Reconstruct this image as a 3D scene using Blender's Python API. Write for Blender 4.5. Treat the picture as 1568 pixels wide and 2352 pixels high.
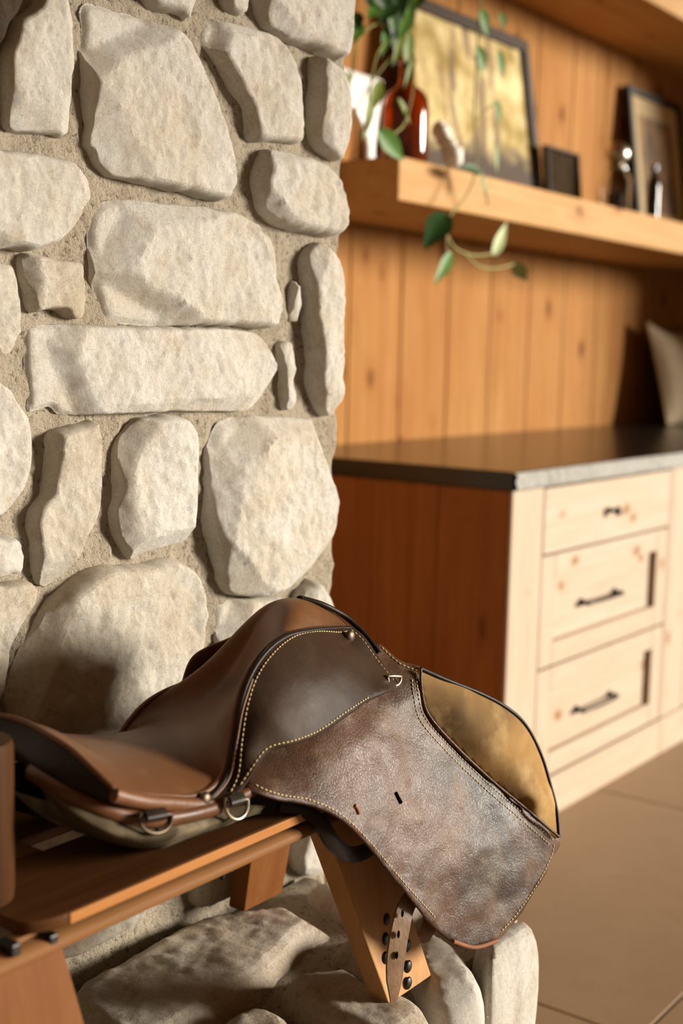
import bpy, bmesh, math, random
import numpy as np
from mathutils import Vector, noise
from mathutils.geometry import delaunay_2d_cdt
from mathutils.bvhtree import BVHTree
random.seed(7)
for o in list(bpy.data.objects): bpy.data.objects.remove(o)
scn = bpy.context.scene
COL = scn.collection

# ------------------------------------------------------------------ camera
FPX, YAW, PITCH, ROLL = 2977.9, 0.930816, 0.123060, 0.022822
EYE = np.array([0.0, 0.0, 1.217])
_fw = np.array([math.sin(YAW)*math.cos(PITCH), math.cos(YAW)*math.cos(PITCH), -math.sin(PITCH)])
_rt = np.array([math.cos(YAW), -math.sin(YAW), 0.0]); _up = np.cross(_rt, _fw)
CR = math.cos(ROLL)*_rt + math.sin(ROLL)*_up
CU = -math.sin(ROLL)*_rt + math.cos(ROLL)*_up
CF = _fw
cam_d = bpy.data.cameras.new('camera'); cam = bpy.data.objects.new('camera', cam_d); COL.objects.link(cam)
from mathutils import Matrix
M = Matrix(((CR[0], CU[0], -CF[0], EYE[0]), (CR[1], CU[1], -CF[1], EYE[1]), (CR[2], CU[2], -CF[2], EYE[2]), (0, 0, 0, 1)))
cam.matrix_world = M
cam_d.sensor_fit = 'VERTICAL'; cam_d.sensor_height = 36.0; cam_d.lens = FPX/2352*36.0
cam_d.clip_start = 0.05; cam_d.clip_end = 60
cam_d.dof.use_dof = True; cam_d.dof.focus_distance = 1.60; cam_d.dof.aperture_fstop = 2.9
scn.camera = cam

# ------------------------------------------------------------------ light
world = bpy.data.worlds.new('World'); scn.world = world; world.use_nodes = True
bg = world.node_tree.nodes['Background']
bg.inputs[0].default_value = (1.0, 0.68, 0.40, 1); bg.inputs[1].default_value = 0.22
SUN_AZ, SUN_EL = math.radians(43), math.radians(8)
to_sun = Vector((math.sin(SUN_AZ)*math.cos(SUN_EL), -math.cos(SUN_AZ)*math.cos(SUN_EL), math.sin(SUN_EL)))
sd = bpy.data.lights.new('sun', 'SUN'); sd.energy = 8.2; sd.angle = math.radians(15); sd.color = (1.0, 0.93, 0.81)
so = bpy.data.objects.new('sun', sd); COL.objects.link(so); so.location = (6, -4, 3)
so.rotation_euler = to_sun.to_track_quat('Z', 'Y').to_euler()

vs = scn.view_settings
vs.view_transform = 'Standard'; vs.look = 'None'; vs.gamma = 1.0; vs.use_curve_mapping = False; vs.exposure = 0.0

# ------------------------------------------------------------------ reference frame -> place
def ray(px, py): return CR*(px-784)/FPX - CU*(py-1176)/FPX + CF
def WY(px, py, Y): d = ray(px, py); return EYE + d*(Y-EYE[1])/d[1]
def WZ(px, py, Z): d = ray(px, py); return EYE + d*(Z-EYE[2])/d[2]

# ------------------------------------------------------------------ helpers
WLOC = {}
def setp(o, label=None, cat=None, group=None, kind=None):
    if label: o['label'] = label
    if cat: o['category'] = cat
    if group: o['group'] = group
    if kind: o['kind'] = kind
    return o
def place(o, w, parent):
    w = np.array(w, float); WLOC[o.name] = w
    if parent is not None:
        o.parent = parent; o.location = w - WLOC[parent.name]
    else: o.location = w
def thing(name, label, cat, loc, group=None, parent=None):
    o = bpy.data.objects.new(name, None); o.empty_display_size = 0.05; COL.objects.link(o)
    place(o, loc, parent); return setp(o, label, cat, group)
def mk(name, verts, faces, mat, parent=None, smooth=True, auto=None):
    v = np.array(verts, float).reshape(-1, 3)
    lo, hi = v.min(0), v.max(0); c = np.array([(lo[0]+hi[0])/2, (lo[1]+hi[1])/2, lo[2]])
    me = bpy.data.meshes.new(name); me.from_pydata((v-c).tolist(), [], faces); me.update()
    if smooth: me.polygons.foreach_set('use_smooth', [True]*len(me.polygons))
    if mat: me.materials.append(mat)
    o = bpy.data.objects.new(name, me); COL.objects.link(o); place(o, c, parent)
    if auto and smooth:
        try: me.set_sharp_from_angle(angle=math.radians(auto))
        except Exception: pass
    return o
def bm_data(bm):
    bm.verts.ensure_lookup_table()
    for i, v in enumerate(bm.verts): v.index = i
    return [tuple(v.co) for v in bm.verts], [[v.index for v in f.verts] for f in bm.faces]
def box_data(x0, x1, y0, y1, z0, z1, bev=0.002, seg=2):
    bm = bmesh.new(); bmesh.ops.create_cube(bm, size=1)
    for v in bm.verts:
        v.co = Vector(((x0+x1)/2+v.co.x*(x1-x0), (y0+y1)/2+v.co.y*(y1-y0), (z0+z1)/2+v.co.z*(z1-z0)))
    if bev > 0: bmesh.ops.bevel(bm, geom=bm.edges[:], offset=bev, segments=seg, affect='EDGES', profile=0.5)
    d = bm_data(bm); bm.free(); return d
def box(name, x0, x1, y0, y1, z0, z1, mat, parent=None, bev=0.002, seg=2):
    v, f = box_data(x0, x1, y0, y1, z0, z1, bev, seg); return mk(name, v, f, mat, parent, True, 18)
def hexa(name, pts8, mat, parent=None, bev=0.003):
    """8 corners: bottom 4 (ccw), top 4"""
    bm = bmesh.new(); vs_ = [bm.verts.new(Vector(p)) for p in pts8]
    for f in ((3, 2, 1, 0), (4, 5, 6, 7), (0, 1, 5, 4), (1, 2, 6, 5), (2, 3, 7, 6), (3, 0, 4, 7)): bm.faces.new([vs_[i] for i in f])
    bmesh.ops.recalc_face_normals(bm, faces=bm.faces[:])
    bmesh.ops.bevel(bm, geom=bm.edges[:], offset=bev, segments=2, affect='EDGES', profile=0.5)
    d = bm_data(bm); bm.free(); return mk(name, d[0], d[1], mat, parent, True, 12)
def spline(pts, n=8, closed=False):
    p = [np.array(q, float) for q in pts]; out = []; N = len(p)
    rng = range(N) if closed else range(N-1)
    for i in rng:
        if closed: a, b, c, d = p[i-1], p[i], p[(i+1) % N], p[(i+2) % N]
        else: a, b, c, d = p[max(i-1, 0)], p[i], p[i+1], p[min(i+2, N-1)]
        for k in range(n):
            t = k/n
            out.append(0.5*((2*b)+(c-a)*t+(2*a-5*b+4*c-d)*t*t+(-a+3*b-3*c+d)*t**3))
    if not closed: out.append(p[-1])
    return np.array(out)
def resample(P, step, closed=False):
    P = np.array(P, float)
    Q = np.vstack([P, P[:1]]) if closed else P
    L = np.r_[0, np.cumsum(np.linalg.norm(np.diff(Q[:, :3], axis=0), axis=1))]
    n = max(3, int(round(L[-1]/step))); s = np.linspace(0, L[-1], n+1)
    R = np.stack([np.interp(s, L, Q[:, k]) for k in range(Q.shape[1])], 1)
    return R[:-1] if closed else R
def tube_data(path, rad, sides=10, flat=1.0, flat_dir=None, closed=False, cap=True):
    P = np.array(path, float); n = len(P); R = np.array(rad, float) if np.ndim(rad) else np.full(n, rad)
    T = np.gradient(P, axis=0)
    if closed: T = np.roll(P, -1, 0)-np.roll(P, 1, 0)
    T /= np.linalg.norm(T, axis=1)[:, None]+1e-12
    up = np.array(flat_dir if flat_dir is not None else ((0, 0, 1) if abs(T[0][2]) < 0.9 else (1, 0, 0)), float)
    V = []; F = []
    u = np.cross(T[0], up); u /= np.linalg.norm(u)
    for i in range(n):
        u = u-T[i]*(u@T[i]) if flat_dir is None else np.cross(T[i], up)
        u /= np.linalg.norm(u)+1e-12; w = np.cross(T[i], u)
        for k in range(sides):
            a = 2*math.pi*k/sides; V.append(P[i]+R[i]*(math.cos(a)*u+flat*math.sin(a)*w))
    m = n if closed else n-1
    for i in range(m):
        for k in range(sides):
            a, b = i*sides+k, i*sides+(k+1) % sides; c, d = ((i+1) % n)*sides+(k+1) % sides, ((i+1) % n)*sides+k
            F.append([a, b, c, d])
    if cap and not closed: F.append(list(range(sides))[::-1]); F.append([(n-1)*sides+k for k in range(sides)])
    return V, F
def tube(name, path, rad, mat, parent=None, **k):
    v, f = tube_data(path, rad, **k); return mk(name, v, f, mat, parent, True, 60)
def lathe(name, prof, c, mat, parent=None, seg=32):
    V = []; F = []; n = len(prof)
    for (r, z) in prof:
        for k in range(seg):
            a = 2*math.pi*k/seg; V.append((c[0]+r*math.cos(a), c[1]+r*math.sin(a), c[2]+z))
    for i in range(n-1):
        for k in range(seg): F.append([i*seg+k, i*seg+(k+1) % seg, (i+1)*seg+(k+1) % seg, (i+1)*seg+k])
    F.append(list(range(seg))[::-1]); F.append([(n-1)*seg+k for k in range(seg)])
    return mk(name, V, F, mat, parent, True, 50)
def grid_data(G, closed_u=False):
    """G[i][j] points"""
    G = np.array(G, float); a, b = G.shape[:2]; V = G.reshape(-1, 3); F = []
    for i in range(a-1):
        for j in range(b-1): F.append([i*b+j, i*b+j+1, (i+1)*b+j+1, (i+1)*b+j])
    return V, F
def join(ds):
    V = []; F = []
    for v, f in ds:
        o = len(V); V += [tuple(x) for x in v]; F += [[i+o for i in q] for q in f]
    return V, F
def pdist(Q, poly):
    A = poly; B = np.roll(poly, -1, 0); d = np.full(len(Q), 1e9)
    for a, b in zip(A, B):
        ab = b-a; L = ab@ab+1e-15; t = np.clip(((Q-a)@ab)/L, 0, 1)
        d = np.minimum(d, np.linalg.norm(Q-(a+t[:, None]*ab), axis=1))
    return d
def inside(Q, poly):
    x, y = Q[:, 0], Q[:, 1]; c = np.zeros(len(Q), bool); A = poly; B = np.roll(poly, 1, 0)
    for (xi, yi), (xj, yj) in zip(A, B):
        m = ((yi > y) != (yj > y)); xx = (xj-xi)*(y-yi)/((yj-yi) if yj != yi else 1e-12)+xi
        c ^= (m & (x < xx))
    return c
def fill(poly, step, rings=()):
    """triangulate polygon (N,2) with inner grid; returns pts, faces, dist, nb (boundary count)"""
    poly = np.array(poly, float)
    ar = 0.5*np.sum(poly[:, 0]*np.roll(poly[:, 1], -1)-np.roll(poly[:, 0], -1)*poly[:, 1])
    if ar < 0: poly = poly[::-1].copy()
    n = len(poly); extra = []
    T = np.roll(poly, -1, 0)-np.roll(poly, 1, 0); T /= np.linalg.norm(T, axis=1)[:, None]+1e-12
    Nn = np.stack([-T[:, 1], T[:, 0]], 1)
    for r in rings:
        Q = poly+Nn*r; Q = Q[inside(Q, poly)]; Q = Q[pdist(Q, poly) > 0.93*r]; extra.append(Q)
    lo, hi = poly.min(0), poly.max(0)
    gx, gy = np.meshgrid(np.arange(lo[0], hi[0], step), np.arange(lo[1], hi[1], step*0.87))
    gx = gx+(np.arange(gx.shape[0]) % 2)[:, None]*step*0.5
    Q = np.stack([gx.ravel(), gy.ravel()], 1); Q = Q[inside(Q, poly)]
    Q = Q[pdist(Q, poly) > (max(rings) if rings else 0)+step*0.5]; extra.append(Q)
    P = np.vstack([poly]+extra)
    r = delaunay_2d_cdt([Vector(p) for p in P], [], [list(range(n))], 1, 1e-7)
    V = np.array([tuple(v) for v in r[0]]); F = [list(f) for f in r[2]]
    return V, F
def bnd_loop(F):
    cnt = {}
    for f in F:
        for a, b in zip(f, f[1:]+f[:1]): cnt[(a, b)] = 1
    nx = {a: b for (a, b) in cnt if (b, a) not in cnt}
    s = next(iter(nx)); L = [s]
    while nx[L[-1]] != s and len(L) < 100000: L.append(nx[L[-1]])
    return L
def fbm(p, f, o=4):
    return noise.fractal(Vector((p[0]*f, p[1]*f, p[2]*f)), 1.0, 2.0, o)

# ------------------------------------------------------------------ materials
def new_mat(name):
    m = bpy.data.materials.new(name); m.use_nodes = True; nt = m.node_tree
    return m, nt, nt.nodes['Principled BSDF']
class NB:
    def __init__(s, nt): s.nt = nt
    def n(s, t, **k):
        q = s.nt.nodes.new(t)
        for a, v in k.items():
            if a == 'inp':
                for i, x in v.items():
                    if hasattr(x, 'is_output') or isinstance(x, bpy.types.NodeSocket): s.nt.links.new(x, q.inputs[i])
                    else: q.inputs[i].default_value = x
            else: setattr(q, a, v)
        return q
    def coords(s, scale=(1, 1, 1), rnd=True, rot=(0, 0, 0)):
        tc = s.n('ShaderNodeTexCoord'); oi = s.n('ShaderNodeObjectInfo')
        mp = s.n('ShaderNodeMapping', inp={0: tc.outputs['Object'], 2: rot, 3: scale})
        if not rnd: return mp.outputs[0]
        mu = s.n('ShaderNodeMath', operation='MULTIPLY', inp={0: oi.outputs['Random'], 1: 57.0})
        ad = s.n('ShaderNodeVectorMath', operation='ADD', inp={0: mp.outputs[0], 1: mu.outputs[0]})
        return ad.outputs[0]
    def noise(s, vec, scale, detail=4, rough=0.55, dist=0.0):
        q = s.n('ShaderNodeTexNoise', inp={'Vector': vec, 'Scale': scale, 'Detail': detail, 'Roughness': rough, 'Distortion': dist}); return q.outputs['Fac']
    def ramp(s, fac, stops):
        q = s.n('ShaderNodeValToRGB', inp={0: fac}); e = q.color_ramp.elements
        while len(e) < len(stops): e.new(0.5)
        for el, (p, c) in zip(e, stops):
            el.position = p; el.color = (c[0], c[1], c[2], 1) if hasattr(c, '__len__') else (c, c, c, 1)
        return q.outputs[0]
    def mix(s, fac, a, b, mode='MIX'):
        q = s.n('ShaderNodeMix', data_type='RGBA', blend_type=mode)
        for i, x in ((0, fac), (6, a), (7, b)):
            if isinstance(x, bpy.types.NodeSocket): s.nt.links.new(x, q.inputs[i])
            else: q.inputs[i].default_value = x if i == 0 else (x[0], x[1], x[2], 1)
        return q.outputs[2]
    def math(s, op, a, b=0.0, clamp=False):
        q = s.n('ShaderNodeMath', operation=op, use_clamp=clamp, inp={0: a, 1: b}); return q.outputs[0]
    def bump(s, h, strength=0.3, dist=0.01, nrm=None):
        q = s.n('ShaderNodeBump', inp={'Strength': strength, 'Distance': dist, 'Height': h})
        if nrm is not None: s.nt.links.new(nrm, q.inputs['Normal'])
        return q.outputs[0]
def bsdf(b, nt, col=None, rough=None, nrm=None, **k):
    for key, v in (('Base Color', col), ('Roughness', rough), ('Normal', nrm)):
        if v is None: continue
        if isinstance(v, bpy.types.NodeSocket): nt.links.new(v, b.inputs[key])
        else: b.inputs[key].default_value = (v[0], v[1], v[2], 1) if hasattr(v, '__len__') else v
    for key, v in k.items(): b.inputs[key].default_value = v
def M_plain(name, col, rough=0.5, metal=0.0, var=0.12, **k):
    m, nt, b = new_mat(name); g = NB(nt); v = g.coords()
    f = g.noise(v, 30, 4); c = g.mix(f, tuple(x*(1-var) for x in col), tuple(min(1, x*(1+var)) for x in col))
    bsdf(b, nt, c, rough, None, **{'Metallic': metal, **k}); return m
def M_stone(name, light, mid, dark, grain=1.0):
    m, nt, b = new_mat(name); g = NB(nt); v = g.coords(); vs_ = g.coords((1, 1, 0.7))
    big = g.noise(v, 9, 5, 0.6, 0.3); med = g.noise(vs_, 38, 6, 0.65, 0.4); fine = g.noise(v, 190, 4, 0.7)
    col = g.mix(g.ramp(big, [(0.42, 0), (0.66, 1)]), light, mid)
    col = g.mix(g.math('MULTIPLY', g.ramp(med, [(0.50, 0), (0.72, 1)]), 0.48), col, dark)
    col = g.mix(g.math('MULTIPLY', g.ramp(fine, [(0.50, 0), (0.70, 1)]), 0.34*grain), col, dark)
    oi = g.n('ShaderNodeObjectInfo')
    col = g.mix(g.math('MULTIPLY', oi.outputs['Random'], 0.15), col, mid)
    n1 = g.bump(g.noise(vs_, 90, 9, 0.8, 0.2), 0.85, 0.013)
    n2 = g.bump(fine, 0.7*grain, 0.004, n1)
    bsdf(b, nt, col, 0.92, n2, **{'Specular IOR Level': 0.2}); return m
def M_mortar(name):
    m, nt, b = new_mat(name); g = NB(nt); v = g.coords()
    big = g.noise(v, 12, 4); fine = g.noise(v, 330, 3, 0.7); pit = g.noise(v, 120, 5, 0.75)
    col = g.mix(big, (0.41, 0.345, 0.255), (0.50, 0.43, 0.33))
    col = g.mix(g.math('MULTIPLY', g.ramp(pit, [(0.34, 1), (0.46, 0)]), 0.85), col, (0.08, 0.055, 0.03))
    n1 = g.bump(pit, 0.9, 0.012); n2 = g.bump(fine, 0.5, 0.003, n1)
    bsdf(b, nt, col, 0.95, n2, **{'Specular IOR Level': 0.15}); return m
def M_wood(name, light, mid, knot, axis='Z', rough=0.5, knots=1.0, fine=1.0, ks=6.5, kst=0.42, spec=0.18):
    sc = {'X': (0.06, 1, 1), 'Y': (1, 0.06, 1), 'Z': (1, 1, 0.06)}[axis]
    sk = {'X': (kst, 1, 1), 'Y': (1, kst, 1), 'Z': (1, 1, kst)}[axis]
    m, nt, b = new_mat(name); g = NB(nt); v = g.coords(sc); vk = g.coords(sk)
    st = g.noise(v, 28, 6, 0.6, 0.8); st2 = g.noise(v, 140, 4, 0.6); blot = g.noise(vk, 3.2, 3)
    col = g.mix(g.ramp(st, [(0.3, 0), (0.7, 1)]), light, mid)
    col = g.mix(g.math('MULTIPLY', g.ramp(st2, [(0.5, 0), (0.75, 1)]), 0.25*fine), col, knot)
    col = g.mix(g.math('MULTIPLY', g.ramp(blot, [(0.48, 0), (0.7, 1)]), 0.4), col, mid)
    oi = g.n('ShaderNodeObjectInfo')
    col = g.mix(g.math('MULTIPLY', oi.outputs['Random'], 0.35), col, mid)
    if knots > 0:
        dv = g.n('ShaderNodeTexNoise', inp={'Vector': vk, 'Scale': 14.0, 'Detail': 2.0})
        wv = g.n('ShaderNodeVectorMath', operation='MULTIPLY_ADD', inp={0: dv.outputs['Color'], 1: (0.03, 0.03, 0.03), 2: vk})
        vo = g.n('ShaderNodeTexVoronoi', inp={'Vector': wv.outputs[0], 'Scale': ks, 'Randomness': 1.0})
        d = vo.outputs['Distance']
        halo = g.ramp(d, [(0.12, 1), (0.36, 0)]); core = g.ramp(d, [(0.07, 1), (0.17, 0)])
        col = g.mix(g.math('MULTIPLY', halo, 0.5*knots), col, mid)
        col = g.mix(g.math('MULTIPLY', core, 0.85*knots), col, knot)
    bsdf(b, nt, col, rough, g.bump(st2, 0.08*fine, 0.002), **{'Specular IOR Level': spec}); return m
def M_leather(name, base, dark, worn, wornf=0.5, rough=0.42, crease=0.5, red=None, cs=150.0, spec=0.5):
    m, nt, b = new_mat(name); g = NB(nt); v = g.coords(); vst = g.coords((1.0, 1.0, 0.45), rot=(0, 0.5, 0))
    big = g.noise(v, 5.5, 3, 0.5, 0.6); med = g.noise(v, 16, 5, 0.6)
    col = g.mix(g.ramp(big, [(0.36, 0), (0.62, 1)]), dark, base)
    if red: col = g.mix(g.math('MULTIPLY', g.ramp(g.noise(v, 7.3, 2), [(0.5, 0), (0.68, 1)]), 0.7), col, red)
    col = g.mix(g.math('MULTIPLY', g.ramp(med, [(0.50, 0), (0.70, 1)]), wornf), col, worn)
    wn = g.n('ShaderNodeTexNoise', inp={'Vector': v, 'Scale': 30.0, 'Detail': 3.0})
    wv = g.n('ShaderNodeVectorMath', operation='MULTIPLY_ADD', inp={0: wn.outputs['Color'], 1: (0.02, 0.02, 0.02), 2: vst})
    vo = g.n('ShaderNodeTexVoronoi', feature='DISTANCE_TO_EDGE', inp={'Vector': wv.outputs[0], 'Scale': cs, 'Randomness': 1.0})
    cre = g.ramp(vo.outputs['Distance'], [(0.0, 0), (0.22, 1)])
    col = g.mix(g.math('MULTIPLY', g.math('SUBTRACT', 1.0, cre), 0.55*crease), col, tuple(x*0.3 for x in dark))
    n1 = g.bump(cre, 0.3*crease, 0.0009); n2 = g.bump(g.noise(v, 60, 6, 0.6), 0.15, 0.004, n1)
    rr = g.math('ADD', g.math('MULTIPLY', med, 0.25), rough-0.12)
    bsdf(b, nt, col, rr, n2, **{'Specular IOR Level': spec}); return m

MAT = {}
MAT['stone'] = M_stone('limestone', (0.95, 0.91, 0.83), (0.86, 0.78, 0.64), (0.58, 0.43, 0.26))
MAT['stone_tan'] = M_stone('limestone tan', (0.88, 0.82, 0.70), (0.77, 0.66, 0.50), (0.48, 0.34, 0.20))
MAT['stone_brown'] = M_stone('dark brown stone', (0.10, 0.07, 0.045), (0.07, 0.045, 0.025), (0.03, 0.02, 0.012))  # far darker brown than the other stones
MAT['stone_hearth'] = M_stone('hearth limestone', (0.90, 0.81, 0.68), (0.74, 0.59, 0.43), (0.40, 0.28, 0.17), 1.4)
MAT['mortar'] = M_mortar('lime mortar')
MAT['pine'] = M_wood('pine wall', (0.43, 0.222, 0.075), (0.30, 0.12, 0.029), (0.12, 0.038, 0.009), 'Z', 0.7, 1.2, ks=7.0, kst=0.5, spec=0.05)
MAT['pine_x'] = M_wood('pine board', (0.56, 0.34, 0.145), (0.44, 0.225, 0.072), (0.18, 0.07, 0.018), 'X', 0.6, 1.1, ks=7.0, kst=0.5, spec=0.10)
MAT['pine_front'] = M_wood('sunlit pine drawer', (0.52, 0.43, 0.335), (0.46, 0.345, 0.24), (0.28, 0.13, 0.045), 'X', 0.6, 1.15, ks=8.5, kst=0.62)  # same pine as the sides, paled: direct sun put into the colour
MAT['pine_frontz'] = M_wood('sunlit pine stile', (0.52, 0.43, 0.335), (0.46, 0.345, 0.24), (0.28, 0.13, 0.045), 'Z', 0.6, 1.15, ks=8.5, kst=0.62)
MAT['pine_side'] = M_wood('shaded pine side', (0.40, 0.145, 0.038), (0.27, 0.08, 0.016), (0.07, 0.018, 0.006), 'Z', 0.6, 1.2, ks=8.0, kst=0.5)  # same pine as the fronts, deepened for the side turned from the sun
MAT['bench'] = M_wood('shaded seat wood', (0.105, 0.043, 0.015), (0.068, 0.026, 0.008), (0.03, 0.012, 0.005), 'X', 0.5, 0.15, spec=0.06)  # seat boards: the saddle's shade is put into this dark colour
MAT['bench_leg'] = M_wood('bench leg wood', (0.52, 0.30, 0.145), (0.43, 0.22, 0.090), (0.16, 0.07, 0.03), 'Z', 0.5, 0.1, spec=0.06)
MAT['bench_dark'] = M_wood('bench dark wood', (0.20, 0.085, 0.030), (0.13, 0.05, 0.016), (0.05, 0.02, 0.01), 'X', 0.6, 0.1, spec=0.06)
MAT['bench_edge'] = M_wood('worn sunlit bench edge', (0.42, 0.19, 0.062), (0.33, 0.135, 0.04), (0.10, 0.04, 0.012), 'X', 0.5, 0.2, spec=0.06)  # worn edge, lightened further so the colour carries the sunlight
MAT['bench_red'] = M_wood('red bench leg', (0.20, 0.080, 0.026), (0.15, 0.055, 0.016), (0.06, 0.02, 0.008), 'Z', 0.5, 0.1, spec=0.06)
MAT['bench_rail'] = M_wood('bench rail', (0.26, 0.125, 0.048), (0.16, 0.068, 0.024), (0.05, 0.02, 0.008), 'X', 0.55, 0.3, spec=0.06)
MAT['seat'] = M_leather('seat leather', (0.13, 0.054, 0.019), (0.072, 0.027, 0.010), (0.19, 0.092, 0.037), 0.35, 0.46, 0.0, cs=260, spec=0.3)
MAT['skirt'] = M_leather('skirt leather', (0.036, 0.019, 0.010), (0.020, 0.011, 0.006), (0.055, 0.031, 0.017), 0.4, 0.5, 0.1, cs=300, spec=0.09)
MAT['flap'] = M_leather('flap leather', (0.100, 0.048, 0.024), (0.026, 0.014, 0.008), (0.22, 0.145, 0.090), 0.55, 0.44, 0.7, red=(0.110, 0.041, 0.019), cs=330, spec=0.20)
MAT['suede'] = M_leather('suede', (0.33, 0.19, 0.065), (0.10, 0.058, 0.025), (0.46, 0.32, 0.15), 0.6, 0.8, 0.0, spec=0.1)
MAT['dark_leather'] = M_leather('dark leather', (0.022, 0.013, 0.007), (0.010, 0.006, 0.004), (0.040, 0.023, 0.013), 0.3, 0.45, 0.1, spec=0.16)
MAT['piping'] = M_leather('piping leather', (0.13, 0.050, 0.019), (0.06, 0.024, 0.010), (0.20, 0.085, 0.038), 0.4, 0.42, 0.1, spec=0.3)
MAT['raw'] = M_leather('raw hide edge', (0.30, 0.10, 0.03), (0.18, 0.06, 0.02), (0.38, 0.16, 0.06), 0.5, 0.8, 0.0)
MAT['billet'] = M_leather('billet leather', (0.26, 0.15, 0.075), (0.14, 0.075, 0.035), (0.36, 0.23, 0.13), 0.5, 0.5, 0.3)
MAT['felt'] = M_leather('flocked panel', (0.12, 0.092, 0.056), (0.035, 0.026, 0.015), (0.26, 0.21, 0.14), 0.6, 0.95, 0.0, spec=0.05)
MAT['thread'] = M_plain('linen thread', (0.62, 0.47, 0.24), 0.7)
MAT['brass'] = M_plain('dull brass', (0.10, 0.075, 0.05), 0.45, 0.85)
MAT['steel'] = M_plain('dull steel', (0.45, 0.40, 0.33), 0.32, 1.0)
MAT['black'] = M_plain('black iron', (0.012, 0.010, 0.008), 0.45, 0.4)
MAT['hole'] = M_plain('dark hole', (0.006, 0.004, 0.003), 0.95, **{'Specular IOR Level': 0.0})
MAT['granite'] = M_plain('black granite', (0.016, 0.012, 0.009), 0.22, 0.0, 0.5)
MAT['granite_edge'] = M_stone('chiselled granite edge', (0.72, 0.71, 0.67), (0.62, 0.60, 0.55), (0.46, 0.42, 0.36))
MAT['tile'] = None
MAT['plaster'] = M_plain('plaster', (0.70, 0.62, 0.50), 0.9)
MAT['bronze'] = M_plain('oil rubbed bronze', (0.030, 0.022, 0.016), 0.35, 0.8)
MAT['white'] = M_plain('white ceramic', (0.80, 0.78, 0.74), 0.35)
MAT['bone'] = M_plain('bleached driftwood', (0.88, 0.82, 0.72), 0.8, 0, 0.15)
MAT['mat_board'] = M_plain('cream mat board', (0.60, 0.45, 0.24), 0.85)
MAT['stem'] = M_plain('vine stem', (0.26, 0.24, 0.05), 0.6)
MAT['frame_dark'] = M_plain('dark brown frame', (0.035, 0.020, 0.010), 0.5, **{'Specular IOR Level': 0.15})

def M_floor():
    m, nt, b = new_mat('concrete tile'); g = NB(nt); v = g.coords()
    a = g.noise(v, 3.0, 5, 0.6, 0.5); c2 = g.noise(v, 14, 5, 0.65)
    col = g.mix(g.ramp(a, [(0.3, 0), (0.7, 1)]), (0.36, 0.245, 0.142), (0.40, 0.275, 0.162))
    col = g.mix(g.math('MULTIPLY', g.ramp(c2, [(0.5, 0), (0.75, 1)]), 0.35), col, (0.29, 0.185, 0.098))
    bsdf(b, nt, col, 0.5, g.bump(c2, 0.05, 0.004)); return m
MAT['tile'] = M_floor()
def M_glass(name, col, rough=0.02, trans=1.0):
    m, nt, b = new_mat(name); g = NB(nt); v = g.coords(); f = g.noise(v, 6, 2)
    bsdf(b, nt, g.mix(f, col, tuple(x*0.9 for x in col)), rough, None, **{'Transmission Weight': trans, 'IOR': 1.45}); return m
MAT['amber'] = M_glass('amber glass', (0.55, 0.14, 0.012), 0.05, 0.92)
MAT['clear'] = M_glass('clear glass', (0.92, 0.92, 0.90))
MAT['smoke'] = M_glass('smoked glass', (0.03, 0.024, 0.02), 0.12, 0.3)
def M_leaf(name, a, c):
    m, nt, b = new_mat(name); g = NB(nt); v = g.coords(); f = g.noise(v, 25, 3)
    bsdf(b, nt, g.mix(f, a, c), 0.5, None, **{'Specular IOR Level': 0.25}); return m
MAT['leaf'] = M_leaf('leaf green', (0.05, 0.14, 0.015), (0.11, 0.22, 0.03))
MAT['leaf_y'] = M_leaf('leaf yellow green', (0.11, 0.16, 0.015), (0.19, 0.23, 0.03))
MAT['leaf_d'] = M_leaf('leaf dark green', (0.012, 0.045, 0.008), (0.025, 0.08, 0.014))
MAT['leaf_p'] = M_leaf('leaf pale', (0.28, 0.36, 0.12), (0.44, 0.48, 0.22))
def M_forest():
    m, nt, b = new_mat('forest print'); g = NB(nt)
    v = g.coords((1, 1, 1), False); vt = g.coords((1, 1, 0.05), False)
    a = g.noise(v, 7, 4); sky = g.mix(g.ramp(a, [(0.36, 0), (0.62, 1)]), (0.27, 0.18, 0.03), (0.66, 0.52, 0.26))
    tr = g.ramp(g.noise(vt, 22, 2, 0.5), [(0.54, 0), (0.60, 1)])
    col = g.mix(g.math('MULTIPLY', tr, 0.8), sky, (0.14, 0.08, 0.04))
    tc = g.n('ShaderNodeTexCoord'); sp = g.n('ShaderNodeSeparateXYZ', inp={0: tc.outputs['Object']})
    gr = g.math('ADD', g.math('MULTIPLY', sp.outputs[2], 4.0), g.math('MULTIPLY', g.noise(v, 9, 4), 0.7))
    col = g.mix(g.ramp(gr, [(0.75, 1), (1.25, 0)]), col, (0.055, 0.032, 0.016))
    bsdf(b, nt, col, 0.7, None, **{'Specular IOR Level': 0.2}); return m
MAT['forest'] = M_forest()
def M_sketch():
    m, nt, b = new_mat('sepia sketch'); g = NB(nt); v = g.coords((1, 1, 0.4), False)
    f = g.noise(v, 14, 5, 0.6, 0.8)
    bsdf(b, nt, g.mix(g.ramp(f, [(0.40, 0), (0.62, 1)]), (0.36, 0.20, 0.07), (0.10, 0.05, 0.02)), 0.7); return m
MAT['sketch'] = M_sketch()
def M_cloth():
    m, nt, b = new_mat('linen cloth'); g = NB(nt); v = g.coords((1, 1, 1)); f = g.noise(v, 220, 3); a = g.noise(v, 6, 3)
    bsdf(b, nt, g.mix(a, (0.40, 0.30, 0.19), (0.52, 0.42, 0.28)), 0.95, g.bump(f, 0.4, 0.003)); return m
MAT['cloth'] = M_cloth()

# ================================================================== SETTING
FLOOR_Z = 0.0; YW = 1.225; YB = 2.354; HZ = 0.42
ROOM_X1 = 6.3; ROOM_X0 = -1.6; ROOM_Y0 = -4.5
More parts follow.
